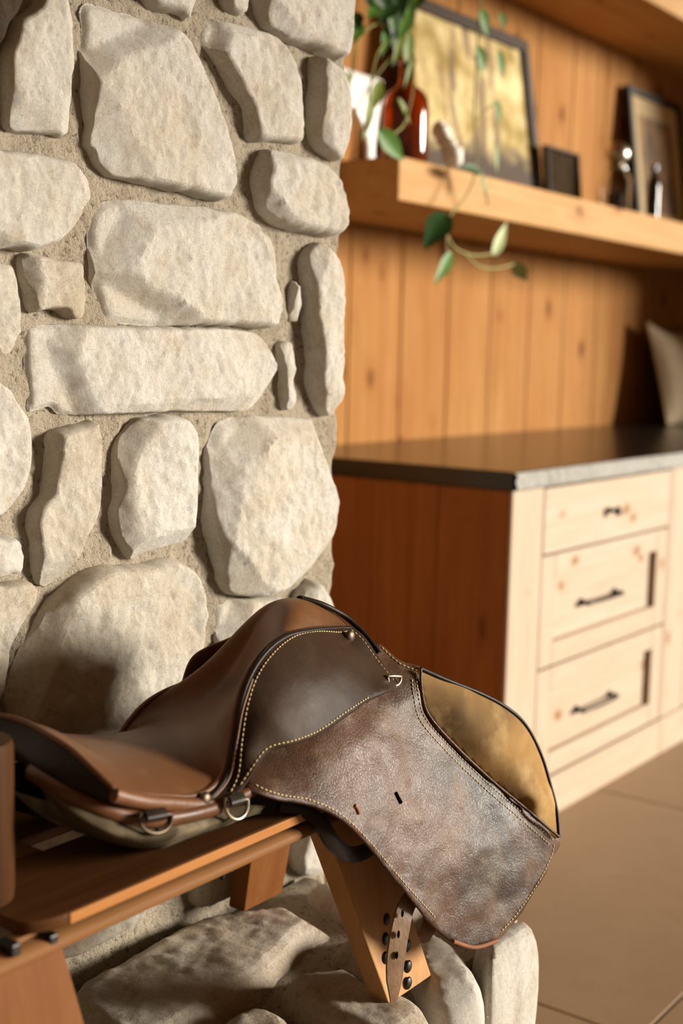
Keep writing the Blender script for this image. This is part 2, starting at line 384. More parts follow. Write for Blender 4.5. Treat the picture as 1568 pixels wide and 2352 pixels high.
# floor: sub-floor with grout and tiles
fl = box('floor', ROOM_X0, ROOM_X1, ROOM_Y0, YB+0.1, -0.12, -0.006, M_plain('grout', (0.50, 0.40, 0.28), 0.9), None, 0)
setp(fl, 'warm brown concrete tile floor of the room', 'floor', kind='structure')
TS = 1.2
def tile_mesh():
    v, f = box_data(-TS/2+0.003, TS/2-0.003, -TS/2+0.003, TS/2-0.003, -0.01, 0.0, 0.0015, 2); return v, f
tv, tf = tile_mesh(); tile_me = None
for i in range(-3, 4):
    for j in range(-4, 2):
        cx, cy = 2.1+(i+0.5)*TS, 0.87+(j+0.5)*TS
        if cx-TS/2 < ROOM_X0-0.5 or cx+TS/2 > ROOM_X1+0.6 or cy-TS/2 < ROOM_Y0-0.3 or cy+TS/2 > YB+0.95: continue
        if tile_me is None:
            o = mk('floor_tile', [(a+cx, b+cy, c) for a, b, c in tv], tf, MAT['tile'], fl, True, 18); tile_me = o.data
        else:
            o = bpy.data.objects.new('floor_tile', tile_me); COL.objects.link(o); place(o, (cx, cy, -0.01), fl)
# back wall with planks
wb = box('wall_back', 1.2, ROOM_X1, YB+0.015, YB+0.12, 0, 3.0, M_plain('dark gap', (0.05, 0.02, 0.008), 0.9), None, 0)
setp(wb, 'knotty pine plank wall behind the cabinet and shelves', 'wall', kind='structure')
PW = 0.2785; x = 3.179-7*PW; pm = None
while x < ROOM_X1-0.05:
    if pm is None:
        o = box('plank', x+0.0015, x+PW-0.0015, YB, YB+0.02, 0.0, 3.0, MAT['pine'], wb, 0.003, 1); pm = o.data
    else:
        o = bpy.data.objects.new('plank', pm); COL.objects.link(o); place(o, (x+PW/2, YB+0.01, 0.0), wb)
    x += PW
# ceiling
ce = box('ceiling', ROOM_X0, ROOM_X1, ROOM_Y0, YB+0.12, 3.0, 3.1, MAT['pine_x'], None, 0)
setp(ce, 'timber ceiling above the room', 'ceiling', kind='structure')
# right wall with a wide glazed opening that lets the low sun in
OPY1 = 0.98
wr = box('wall_right', ROOM_X1, ROOM_X1+0.15, OPY1, YB+0.12, 0, 3.0, MAT['pine'], None, 0)
setp(wr, 'timber wall at the right end of the room beside the opening', 'wall', kind='structure')

# ------------------------------------------------------------------ stones
def stone(name, poly, frame, prot, rr, back, mat, parent, step=0.0060, rough=0.004, seed=0, tilt=(0, 0), side_noise=0.004):
    """poly (N,2) outline in the frame's plane; frame=(origin,u,v,n); prot: height along n; rr: edge rounding; back: depth behind plane"""
    O_, u, v, nrm = [np.array(q, float) for q in frame]
    poly = resample(spline(poly, 6, True), max(step*0.9, 0.004), True)
    # chipped outline
    c0 = poly.mean(0)
    for i, p in enumerate(poly):
        k = noise.fractal(Vector((p[0]*38+seed*3.1, p[1]*38, seed*1.7)), 1.0, 2.0, 3)
        d = p-c0; poly[i] = p+d/np.linalg.norm(d)*k*0.0022
    rings = (rr*0.06, rr*0.22, rr*0.5, rr*0.85)
    P, F = fill(poly, step, rings)
    D = pdist(P, poly); L = bnd_loop(F); Ls = set(L)
    lo, hi = P.min(0), P.max(0); ctr = (lo+hi)/2; half = (hi-lo)/2
    H = np.zeros(len(P)); rg = random.Random(seed*13+5); cuts = []
    for k in range(7):
        th = rg.uniform(0, 2*math.pi); dr = np.array([math.cos(th), math.sin(th)])
        cuts.append((dr, rg.uniform(0.62, 0.95), rg.uniform(0.35, 1.1)))
    for i in range(len(P)):
        t = min(1.0, D[i]/rr); prof = math.sqrt(max(0, 1-(1-t)**2))
        q = Vector((P[i][0]*1.0+seed*7.3, P[i][1], seed*2.9))
        nz = 2.0*noise.fractal(q*9, 1.0, 2.0, 3)+1.2*noise.fractal(q*24, 1.0, 2.1, 4)+0.9*noise.fractal(q*70, 0.8, 2.0, 4)
        rel = (P[i]-ctr)/half
        H[i] = prot*prof*(1+0.10*(1-rel@rel*0.5))+rough*nz*(0.25+0.75*t)+prot*t*(tilt[0]*rel[0]+tilt[1]*rel[1])
        for dr, off, sl in cuts:
            e = (P[i]-ctr)@dr-off*float(np.abs(half*dr).max()+0.35*np.abs(half*dr).min())
            if e > 0: H[i] = max(min(H[i], prot*1.06-e*sl+rough*0.7*noise.fractal(q*60, 1.0, 2.0, 3)), min(H[i], prot*0.30*t))
    V = [O_+u*a+v*b+nrm*h for (a, b), h in zip(P, H)]
    for i in L: V[i] = O_+u*P[i][0]+v*P[i][1]+nrm*(prot*0.06)
    F2 = list(F); prev = L
    nb = max(2, int(back/0.03)+1)
    for k in range(1, nb+1):
        cur = []
        for i in L:
            dep = back*k/nb; d = P[i]-c0; d = d/np.linalg.norm(d)
            nz = noise.fractal(Vector((P[i][0]*22+seed, P[i][1]*22, dep*22)), 1.0, 2.0, 3)*side_noise*min(1, k)
            cur.append(len(V)); V.append(O_+u*(P[i][0]+d[0]*nz)+v*(P[i][1]+d[1]*nz)-nrm*dep)
        for j in range(len(L)):
            a, b2 = prev[j], prev[(j+1) % len(L)]; c, d2 = cur[(j+1) % len(L)], cur[j]
            F2.append([b2, a, d2, c])
        prev = cur
    F2.append(prev)
    # orientation: ensure front faces along n
    a, b2, c = [np.array(V[i]) for i in F[len(F)//2][:3]]
    if np.cross(b2-a, c-a)@nrm < 0: F2 = [f[::-1] for f in F2]
    return mk(name, V, F2, mat, parent, True)

XCOR = 1.615
def mortar_wall():
    nx, nz = 150, 210; xs = np.linspace(0.25, XCOR, nx); zs = np.linspace(0.30, 2.6, nz); G = []
    for x_ in xs:
        row = []
        for z_ in zs:
            q = Vector((x_, 3.3, z_))
            row.append((x_, YW-0.006-0.007*noise.fractal(q*16, 1, 2, 4)-0.0035*noise.fractal(q*70, 0.8, 2, 3), z_))
        G.append(row)
    # side face (right end)
    side = []
    for t in np.linspace(0, 1, 40):
        row = []
        for z_ in zs:
            y_ = YW-0.006+t*(YB-YW); q = Vector((XCOR, y_, z_))
            row.append((XCOR+0.004*noise.fractal(q*18, 1, 2, 4), y_, z_))
        side.append(row)
    side[0] = G[-1]
    full = G+side[1:]
    v, f = grid_data(full); return v, f
v, f = mortar_wall()
wc = mk('wall_chimney', v, [q[::-1] for q in f], MAT['mortar'], None, True)
setp(wc, 'rough limestone fieldstone chimney breast with wide mortar joints', 'chimney', kind='structure')

FS = 0.040   # how far stones stand out of the mortar
def wall_poly(pts, prot, grow=0.0035):
    A = spline(pts, 1, True) if False else np.array(pts, float)
    ar = 0.5*np.sum(A[:, 0]*np.roll(A[:, 1], -1)-np.roll(A[:, 0], -1)*A[:, 1])
    T = np.roll(A, -1, 0)-np.roll(A, 1, 0); T /= np.linalg.norm(T, axis=1)[:, None]
    N_ = np.stack([T[:, 1], -T[:, 0]], 1)*(1 if ar > 0 else -1)
    out = []
    for p, n_ in zip(A, N_):
        k = 0.5+0.5*max(-1, min(1, n_[0]*1.4))
        w = WY(p[0], p[1], YW-0.006-prot*k*0.9); out.append((w[0], w[2]))
    out = np.array(out); T2 = np.roll(out, -1, 0)-np.roll(out, 1, 0); T2 /= np.linalg.norm(T2, axis=1)[:, None]
    a2 = 0.5*np.sum(out[:, 0]*np.roll(out[:, 1], -1)-np.roll(out[:, 0], -1)*out[:, 1])
    return out+np.stack([T2[:, 1], -T2[:, 0]], 1)*(grow if a2 > 0 else -grow)
STONES = [
 # (pts, protrusion, corner?, material, rounding)
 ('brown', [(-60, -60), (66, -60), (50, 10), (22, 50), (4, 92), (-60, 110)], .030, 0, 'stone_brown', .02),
 ('s', [(28, 52), (72, 18), (84, -50), (138, -50), (164, 25), (172, 60), (174, 110), (175, 152), (164, 178), (163, 240), (161, 308), (120, 306), (60, 294), (12, 288), (6, 200), (3, 125), (15, 90)], .036, 0, 'stone', .016),
 ('s', [(186, 34), (205, 16), (245, 14), (285, 28), (330, 38), (385, 62), (428, 82), (456, 132), (490, 215), (515, 290), (540, 370), (545, 418), (532, 450), (505, 455), (440, 440), (380, 428), (300, 410), (248, 395), (218, 375), (206, 345), (193, 320), (190, 200), (183, 130), (188, 80)], .046, 0, 'stone', .020),
 ('s', [(-90, 340), (0, 348), (60, 355), (120, 366), (162, 372), (195, 402), (210, 430), (205, 458), (190, 485), (170, 522), (140, 548), (100, 562), (60, 570), (20, 562), (-90, 560)], .044, 0, 'stone', .020),
 ('s', [(280, -70), (445, -70), (443, 38), (415, 30), (380, 16), (330, 2)], .038, 0, 'stone', .016),
 ('s', [(508, -60), (572, -60), (570, 22), (546, 28), (508, 14)], .034, 0, 'stone', .014),
 ('s', [(584, -70), (805, -70), (807, 95), (792, 132), (760, 126), (705, 106), (660, 90), (622, 66), (594, 52), (582, 10)], .044, 1, 'stone', .020),
 ('s', [(456, 78), (470, 54), (500, 48), (545, 60), (610, 76), (655, 102), (680, 140), (692, 200), (700, 270), (701, 305), (690, 325), (640, 320), (590, 318), (568, 312), (560, 270), (540, 225), (510, 170), (480, 122), (459, 97)], .040, 0, 'stone', .020),
 ('s', [(714, 142), (732, 131), (760, 144), (785, 164), (801, 212), (806, 270), (803, 335), (786, 360), (755, 358), (718, 332), (707, 290), (708, 200), (710, 168)], .044, 1, 'stone', .018),
 ('s', [(594, 360), (625, 348), (680, 358), (735, 372), (765, 388), (785, 415), (797, 465), (797, 505), (780, 535), (750, 540), (690, 528), (640, 516), (605, 496), (585, 475), (578, 430), (583, 390)], .050, 1, 'stone', .026),
 ('s', [(212, 492), (250, 468), (300, 462), (350, 470), (420, 475), (480, 483), (530, 490), (580, 510), (622, 532), (655, 556), (665, 610), (660, 662), (642, 722), (620, 750), (560, 746), (480, 741), (400, 743), (320, 739), (258, 735), (233, 716), (222, 680), (208, 640), (203, 580), (202, 520)], .048, 0, 'stone', .022),
 ('s', [(48, 590), (85, 592), (140, 602), (186, 605), (190, 640), (195, 690), (200, 724), (180, 728), (152, 722), (130, 702), (100, 706), (66, 713), (58, 670), (50, 630)], .030, 0, 'stone_tan', .012),
 ('s', [(-90, 596), (0, 608), (30, 612), (42, 640), (48, 690), (45, 750), (36, 795), (15, 808), (-90, 835)], .036, 0, 'stone_tan', .018),
 ('s', [(56, 767), (72, 755), (130, 752), (200, 752), (300, 755), (400, 757), (500, 760), (560, 764), (600, 772), (624, 805), (632, 850), (622, 892), (600, 925), (568, 938), (500, 940), (400, 940), (300, 945), (200, 948), (142, 945), (125, 928), (72, 938), (65, 900), (58, 830)], .042, 0, 'stone', .016),
 ('s', [(631, 794), (650, 786), (672, 795), (678, 825), (675, 880), (678, 915), (665, 938), (641, 937), (642, 900), (641, 858), (634, 822)], .026, 0, 'stone', .010),
 ('s', [(690, 590), (710, 568), (740, 563), (770, 578), (788, 610), (792, 670), (789, 730), (790, 790), (786, 850), (790, 905), (778, 940), (755, 952), (735, 945), (715, 925), (702, 880), (702, 820), (694, 740), (690, 690), (688, 640)], .046, 1, 'stone', .022),
 ('s', [(669, 653), (681, 653), (688, 729), (656, 731)], .018, 0, 'stone', .006),
 ('s', [(-90, 870), (10, 890), (40, 925), (65, 960), (73, 1010), (70, 1070), (55, 1120), (22, 1165), (-10, 1185), (-90, 1190)], .044, 0, 'stone', .022),
 ('s', [(110, 1005), (140, 990), (200, 976), (226, 972), (232, 1030), (236, 1100), (234, 1160), (222, 1192), (197, 1240), (177, 1290), (150, 1330), (110, 1342), (82, 1326), (70, 1290), (62, 1220), (68, 1175), (95, 1130), (108, 1060)], .038, 0, 'stone_tan', .018),
 ('s', [(285, 986), (320, 966), (370, 960), (424, 963), (455, 1000), (468, 1040), (462, 1120), (450, 1190), (446, 1240), (400, 1250), (340, 1266), (305, 1280), (271, 1246), (252, 1200), (255, 1130), (258, 1060), (266, 1020)], .046, 0, 'stone', .018),
 ('s', [(480, 1010), (510, 975), (570, 962), (650, 962), (720, 968), (750, 985), (770, 1030), (780, 1090), (780, 1180), (771, 1250), (760, 1290), (730, 1315), (680, 1345), (620, 1365), (560, 1365), (520, 1358), (500, 1330), (485, 1280), (470, 1210), (466, 1130), (470, 1060)], .056, 1, 'stone', .032),
 ('s', [(10, 1600), (22, 1550), (42, 1500), (80, 1430), (115, 1380), (165, 1340), (220, 1310), (290, 1306), (330, 1300), (380, 1286), (420, 1295), (460, 1320), (475, 1370), (475, 1430), (468, 1490), (452, 1550), (430, 1640), (380, 1740), (250, 1790), (120, 1740), (50, 1690), (14, 1650)], .050, 0, 'stone_tan', .026),
 ('s', [(-70, 1236), (0, 1238), (40, 1245), (55, 1285), (53, 1311), (0, 1315), (-70, 1320)], .036, 0, 'stone', .014),
 ('s', [(-70, 1345), (0, 1350), (70, 1340), (86, 1370), (60, 1420), (30, 1470), (15, 1530), (0, 1590), (-70, 1680)], .040, 0, 'stone_tan', .018),
 ('s', [(494, 1392), (540, 1380), (600, 1380), (664, 1386), (668, 1450), (640, 1560), (520, 1590), (495, 1500), (490, 1440)], .040, 0, 'stone', .020),
 ('s', [(676, 1368), (700, 1342), (722, 1336), (745, 1350), (765, 1382), (772, 1420), (770, 1490), (740, 1560), (690, 1550), (672, 1460)], .046, 1, 'stone', .024),
 ('s', [(500, 1610), (640, 1590), (765, 1585), (775, 1680), (768, 1760), (640, 1800), (520, 1830), (490, 1720)], .044, 1, 'stone', .024),
 ('s', [(440, 1860), (560, 1840), (640, 1830), (650, 1900), (630, 2010), (520, 2060), (430, 2060)], .040, 0, 'stone_tan', .022),
 ('s', [(664, 1960), (682, 1900), (700, 1830), (770, 1800), (784, 1900), (780, 1960), (756, 2000), (712, 2008), (676, 1995)], .046, 1, 'stone', .022),
 ('s', [(60, 1830), (250, 1830), (400, 1850), (405, 2050), (300, 2130), (120, 2200), (40, 2100)], .040, 0, 'stone_tan', .024),
]
frame_w = (np.array([0, YW-0.006, 0]), (1, 0, 0), (0, 0, 1), (0, -1, 0))
for i, (k, pts, pr, corner, mt, rr) in enumerate(STONES):
    pr *= 0.68; rr *= 0.45
    poly = wall_poly(pts, pr)
    stone('stone', poly, frame_w, pr, rr, 0.20 if corner else 0.03, MAT[mt], wc, seed=i+1, rough=0.0024, tilt=(0.05*math.sin(i*2.1), 0.05*math.cos(i*1.7)))

# courses that run on outside the picture, to the left and above
rg = random.Random(3); sd_ = 200
def rough_quad(xa, xb, za, zb):
    c = [(xa, za), ((xa+xb)/2, za), (xb, za), (xb, (za+zb)/2), (xb, zb), ((xa+xb)/2, zb), (xa, zb), (xa, (za+zb)/2)]
    return np.array([(a+rg.uniform(-.012, .012), b+rg.uniform(-.012, .012)) for a, b in c])
for z0_, hgt in ((0.50, .16), (0.69, .17), (0.89, .13), (1.05, .20), (1.28, .15), (1.46, .19), (1.68, .14)):
    for (xa, xb) in ((0.30, 0.52), (0.56, 0.80)):
        sd_ += 1; stone('stone', rough_quad(xa, xb, z0_, z0_+hgt), frame_w, .028, .012, .03, MAT['stone' if sd_ % 3 else 'stone_tan'], wc, seed=sd_, rough=0.0024, step=0.010)
for z0_, hgt in ((1.84, .17), (2.04, .15), (2.22, .19)):
    for (xa, xb) in ((0.31, 0.55), (0.59, 0.86), (0.90, 1.14), (1.18, 1.36), (1.40, 1.635)):
        sd_ += 1; stone('stone', rough_quad(xa, xb, z0_, z0_+hgt), frame_w, .028, .012, .20 if xb > 1.6 else .03, MAT['stone' if sd_ % 3 else 'stone_tan'], wc, seed=sd_, rough=0.0024, step=0.010)

# ------------------------------------------------------------------ hearth
hearth = thing('stone_hearth', 'raised limestone hearth platform carrying the wooden bench', 'hearth', (1.1, 0.98, 0.0))
HY0 = 0.835; HX1 = 1.565
def hearth_bed():
    G = []
    for x_ in np.linspace(0.2, HX1-0.02, 110):
        row = []
        for t in np.linspace(0, 1, 60):
            if t < 0.5: y_, z_ = HY0+0.02, (HZ-0.03)*t/0.5
            else: y_, z_ = HY0+0.02+(YW-HY0-0.036)*(t-0.5)/0.5, HZ-0.03
            q = Vector((x_, y_, z_)); k = 0.006*noise.fractal(q*18, 1, 2, 4)
            row.append((x_, y_-k, z_+k))
        G.append(row)
    G.append([(HX1-0.02, p[1], p[2]) for p in G[-1]])
    v, f = grid_data(G)
    n0 = (len(G)-1)*60
    # end face
    V = list(map(tuple, v)); b = len(V); V.append((HX1-0.02, YW-0.016, 0.0)); f.append([n0+j for j in range(60)][::-1]+[b])
    return V, f
v, f = hearth_bed(); mk('mortar_bed', v, [q[::-1] for q in f], MAT['mortar'], hearth, True, 50)
def hpoly(pts, z=HZ): return np.array([WZ(a, b, z)[:2] for a, b in pts])
def hstone(pts, z, prot, back, mt, rr, seed, clampy=None, **k):
    poly = hpoly(pts, z)
    if clampy is not None: poly[:, 1] = np.maximum(poly[:, 1], clampy)
    fr = (np.array([0, 0, z-prot]), (1, 0, 0), (0, 1, 0), (0, 0, 1))
    return stone('stone', poly, fr, prot, rr, back, MAT[mt], hearth, step=0.008, rough=0.0018, seed=seed, **k)
hstone([(170, 2250), (300, 2178), (420, 2110), (530, 2066), (600, 2036), (660, 2022), (720, 2062), (766, 2104), (700, 2150), (625, 2230), (560, 2270), (500, 2310), (420, 2360), (300, 2430), (150, 2440), (140, 2330)], HZ, .05, .05, 'stone_hearth', .03, 51)
hstone([(640, 2262), (662, 2225), (700, 2206), (770, 2196), (830, 2226), (880, 2262), (930, 2270), (985, 2300), (1000, 2345), (960, 2400), (860, 2420), (770, 2360), (690, 2325)], HZ, .06, .30, 'stone_hearth', .03, 52)
hstone([(752, 2172), (790, 2138), (850, 2122), (905, 2130), (930, 2190), (900, 2230), (850, 2222), (800, 2192)], HZ-.005, .05, .05, 'stone_hearth', .03, 53)
hstone([(925, 2180), (965, 2135), (1010, 2135), (1060, 2165), (1105, 2225), (1116, 2262), (1080, 2285), (1015, 2290), (950, 2252)], HZ, .06, .34, 'stone', .03, 54)
hstone([(1085, 2150), (1120, 2125), (1180, 2112), (1225, 2118), (1238, 2140), (1185, 2178), (1130, 2212), (1104, 2190)], HZ+.01, .06, .40, 'stone', .022, 55)
hstone([(490, 2345), (560, 2302), (640, 2308), (690, 2350), (700, 2420), (560, 2440), (470, 2400)], HZ, .05, .05, 'stone_hearth', .03, 56)
hstone([(700, 2040), (750, 2022), (800, 2050), (805, 2105), (775, 2090)], HZ-.01, .04, .04, 'stone_hearth', .02, 57)
hstone([(820, 2060), (900, 2010), (990, 2000), (1010, 2060), (950, 2115), (860, 2110)], HZ-.005, .05, .05, 'stone_hearth', .025, 58)
hstone([(1030, 2100), (1080, 2060), (1160, 2060), (1195, 2090), (1150, 2110), (1080, 2135)], HZ, .05, .3, 'stone', .02, 59)

# ================================================================== CABINETS
CX0, CY0, CTOP = 2.745, 1.529, 0.890
def handle_pull(parent, xa, xb, z, y):
    h = thing('drawer_pull', None, None, ((xa+xb)/2, y, z), parent=parent) if False else None
    path = [(xa, y-0.004, z), (xa, y-0.022, z), (xa+0.012, y-0.030, z), ((xa+xb)/2, y-0.034, z), (xb-0.012, y-0.030, z), (xb, y-0.022, z), (xb, y-0.004, z)]
    p = resample(spline(path, 6), 0.004); d1 = tube_data(p, 0.0048, 8)
    ds = [d1]
    for xx in (xa, xb):
        pr = [(0.012, 0.0), (0.012, 0.003), (0.007, 0.007), (0.006, 0.018), (0.008, 0.022), (0.0075, 0.028), (0.003, 0.031)]
        V = []; F = []
        for (r, t) in pr:
            for k in range(12): a = 2*math.pi*k/12; V.append((xx+r*math.cos(a), y-t, z+r*math.sin(a)))
        for i in range(len(pr)-1):
            for k in range(12): F.append([i*12+k, i*12+(k+1) % 12, (i+1)*12+(k+1) % 12, (i+1)*12+k])
        F.append([(len(pr)-1)*12+k for k in range(12)]); ds.append((V, F))
    v, f = join(ds); o = mk('pull_handle', v, f, MAT['bronze'], parent, True, 50); o['label'] = 'dark bronze bar pull'; return o
def knob(parent, x_, z, y):
    pr = [(0.009, 0.0), (0.009, 0.003), (0.005, 0.006), (0.005, 0.016), (0.012, 0.021), (0.014, 0.026), (0.011, 0.031), (0.004, 0.033)]
    V = []; F = []
    for (r, t) in pr:
        for k in range(16): a = 2*math.pi*k/16; V.append((x_+r*math.cos(a), y-t, z+r*math.sin(a)))
    for i in range(len(pr)-1):
        for k in range(16): F.append([i*16+k, i*16+(k+1) % 16, (i+1)*16+(k+1) % 16, (i+1)*16+k])
    F.append([(len(pr)-1)*16+k for k in range(16)])
    o = mk('knob', V, F, MAT['bronze'], parent, True, 50); o['label'] = 'small dark bronze knob'; return o
def panel_drawer(cab, x0, x1, z0, z1, hx):
    y = CY0; rc = 0.018; sw = 0.075
    d = box('drawer', x0, x1, y+rc, y+0.03, z0, z1, MAT['pine_front'], cab, 0.0015, 1)
    box('stile', x0, x0+sw, y, y+rc, z0, z1, MAT['pine_frontz'], d, 0.0015, 1)
    box('stile', x1-sw, x1, y, y+rc, z0, z1, MAT['pine_frontz'], d, 0.0015, 1)
    box('rail', x0+sw, x1-sw, y, y+rc, z1-0.062, z1, MAT['pine_front'], d, 0.0015, 1)
    box('rail', x0+sw, x1-sw, y, y+rc, z0, z0+0.062, MAT['pine_front'], d, 0.0015, 1)
    handle_pull(d, hx-0.105, hx+0.105, (z0+z1)/2-0.008, y+rc)
def cabinet(x0, x1, label, side=False):
    cab = thing('drawer_cabinet', label, 'cabinet', ((x0+x1)/2, (CY0+YB)/2, 0), 'pine drawer cabinets under the black counter')
    box('body', x0+0.0225, x1-0.002, CY0+0.031, YB-0.005, 0.0, CTOP, MAT['pine_side'], cab, 0.001, 1)
    if side:
        n = 4; w = (YB-0.004-CY0-0.009)/n
        for i in range(n): box('side_board', x0, x0+0.022, CY0+0.009+i*w+0.0006, CY0+0.009+(i+1)*w-0.0006, 0, CTOP, MAT['pine_side'], cab, 0.0015, 1)
    dx0, dx1 = x0+0.164, x1-0.022
    box('stile', x0, dx0-0.003, CY0, CY0+0.0085, 0.115, CTOP, MAT['pine_frontz'], cab, 0.002, 1)
    box('stile', dx1+0.003, x1-0.001, CY0, CY0+0.03, 0.115, CTOP, MAT['pine_frontz'], cab, 0.002, 1)
    box('plinth', x0, x1-0.001, CY0-0.002, CY0+0.0085, 0, 0.112, MAT['pine_front'], cab, 0.002, 1)
    hx = (dx0+dx1)/2-0.03
    d = box('drawer', dx0, dx1, CY0-0.001, CY0+0.03, 0.717, CTOP-0.004, MAT['pine_front'], cab, 0.002, 1); knob(d, hx+0.01, 0.80, CY0-0.001)
    panel_drawer(cab, dx0, dx1, 0.418, 0.711, hx); panel_drawer(cab, dx0, dx1, 0.118, 0.412, hx)
    return cab
CW = 0.985
cabinet(CX0, CX0+CW, 'knotty pine drawer cabinet with sunlit-toned front at the corner nearest the stone chimney', True)
cabinet(CX0+CW, CX0+2*CW, 'second pine drawer cabinet, cut off by the right photo edge')
cabinet(CX0+2*CW, ROOM_X1-0.02, 'third pine drawer cabinet further along under the cushion')
# counter: slab with a rough light front edge
ctz = 0.938
cs_ = thing('counter_top', 'polished black stone counter top with a pale chiselled front edge', 'counter', (4.4, 1.94, CTOP+0.002))
box('slab', CX0-0.006, ROOM_X1-0.01, CY0-0.004, YB-0.002, CTOP+0.001, ctz, MAT['granite'], cs_, 0.003, 2)
G = []
for x_ in np.linspace(CX0-0.005, ROOM_X1-0.012, 420):
    row = []
    for k, t in enumerate(np.linspace(0, 1, 9)):
        z_ = CTOP+0.002+(ctz-CTOP-0.004)*t; q = Vector((x_, 0, z_))
        e = 0.0 if k in (0, 8) else 0.008+0.006*noise.fractal(q*40, 1, 2, 4)
        row.append((x_, CY0-0.005-e, z_))
    G.append(row)
v, f = grid_data(G); o = mk('chiselled_edge', v, [q[::-1] for q in f], MAT['granite_edge'], cs_, True); o['label'] = 'pale rough chiselled front edge'

# ------------------------------------------------------------------ shelves
SZ0, SZ1, SY0, SX0 = 1.601, 1.711, 1.904, 2.767
def shelf(x0, z0, z1, y0, label):
    s = thing('floating_shelf', label, 'shelf', ((x0+ROOM_X1)/2, (y0+YB)/2, z0))
    box('beam', x0, ROOM_X1-0.02, y0, YB-0.001, z0, z1, MAT['pine_x'], s, 0.004, 2); return s
shelf(SX0, SZ0, SZ1, SY0, 'thick pine beam shelf carrying pictures and the amber bottle')
shelf(SX0, 2.437, 2.55, 1.955, 'upper thick pine shelf crossing the top right corner')

# ------------------------------------------------------------------ things on the shelf
def framed(name, label, cat, x0, x1, h, ybase, lean, fw, fmat, inner, matw=0.0, matmat=None, z0=SZ1):
    root = thing(name, label, cat, ((x0+x1)/2, ybase, z0))
    th = 0.025
    def pt(x_, t, d): # t along height, d depth toward viewer
        c, s = math.cos(lean), math.sin(lean)
        return (x_, ybase+t*s-d*c, z0+t*c+d*s*0+0.0006+ (th-d)*0)
    def slab(nm, xa, xb, ta, tb, da, db, m, par, bev=0.002):
        return hexa(nm, [pt(xa, ta, da), pt(xb, ta, da), pt(xb, ta, db), pt(xa, ta, db), pt(xa, tb, da), pt(xb, tb, da), pt(xb, tb, db), pt(xa, tb, db)], m, par, bev)
    fr = thing('frame', None, None, ((x0+x1)/2, ybase, z0), parent=root)
    slab('frame_bar', x0, x0+fw, 0, h, 0, th, fmat, fr); slab('frame_bar', x1-fw, x1, 0, h, 0, th, fmat, fr)
    slab('frame_bar', x0+fw, x1-fw, 0, fw, 0, th, fmat, fr); slab('frame_bar', x0+fw, x1-fw, h-fw, h, 0, th, fmat, fr)
    if matw > 0:
        slab('mat_board', x0+fw, x1-fw, fw, h-fw, 0.004, 0.010, matmat, root, 0.0005)
        slab('print', x0+fw+matw, x1-fw-matw, fw+matw*1.1, h-fw-matw, 0.010, 0.012, inner, root, 0.0003)
    else: slab('print', x0+fw, x1-fw, fw, h-fw, 0.004, 0.010, inner, root, 0.0005)
    return root
framed('framed_picture', 'large dark framed forest picture leaning on the wall behind the vine', 'picture', 3.30, 4.125, 0.60, 2.235, 0.16, 0.040, MAT['frame_dark'], MAT['forest'])
framed('framed_picture', 'thin black framed sepia sketch with cream mat at right', 'picture', 4.97, 5.50, 0.600, 2.255, 0.14, 0.026, MAT['black'], MAT['sketch'], 0.075, MAT['mat_board'])
framed('small_picture', 'small dark box picture standing right of the forest picture', 'picture', 4.115, 4.36, 0.235, 2.21, 0.10, 0.008, MAT['frame_dark'], M_plain('dark print', (0.04, 0.026, 0.015), 0.95, 0, 0.6, **{'Specular IOR Level': 0.02}))
# amber bottle
bx_, by_ = 2.925, 1.995
bt = thing('amber_bottle', 'amber glass bottle holding vine cuttings at the shelf end', 'bottle', (bx_, by_, SZ1))
outer = [(0.050, 0.0), (0.058, 0.004), (0.061, 0.015), (0.061, 0.150), (0.058, 0.172), (0.046, 0.190), (0.028, 0.204), (0.021, 0.216), (0.020, 0.262), (0.024, 0.264), (0.024, 0.276), (0.019, 0.277)]
inner = [(0.016, 0.276), (0.0165, 0.216), (0.024, 0.201), (0.042, 0.187), (0.054, 0.170), (0.057, 0.150), (0.057, 0.016), (0.052, 0.008), (0.002, 0.006)]
lathe('glass', outer+inner, (bx_, by_, SZ1), MAT['amber'], bt, 40)
class Surf:
    """thin-plate depth field Y(px,py)"""
    def __init__(s, ctrl, lam=1e-4):
        c = np.array(ctrl, float); s.p = c[:, :2]/500.0; n = len(c)
        K = s.k(s.p, s.p)+lam*np.eye(n); Pm = np.c_[np.ones(n), s.p]
        A = np.block([[K, Pm], [Pm.T, np.zeros((3, 3))]]); s.w = np.linalg.solve(A, np.r_[c[:, 2], 0, 0, 0])
    def k(s, a, b):
        d2 = ((a[:, None]-b[None])**2).sum(2); return 0.5*d2*np.log(d2+1e-12)
    def __call__(s, q):
        q = np.atleast_2d(np.array(q, float))/500.0; return s.k(q, s.p)@s.w[:-3]+np.c_[np.ones(len(q)), q]@s.w[-3:]
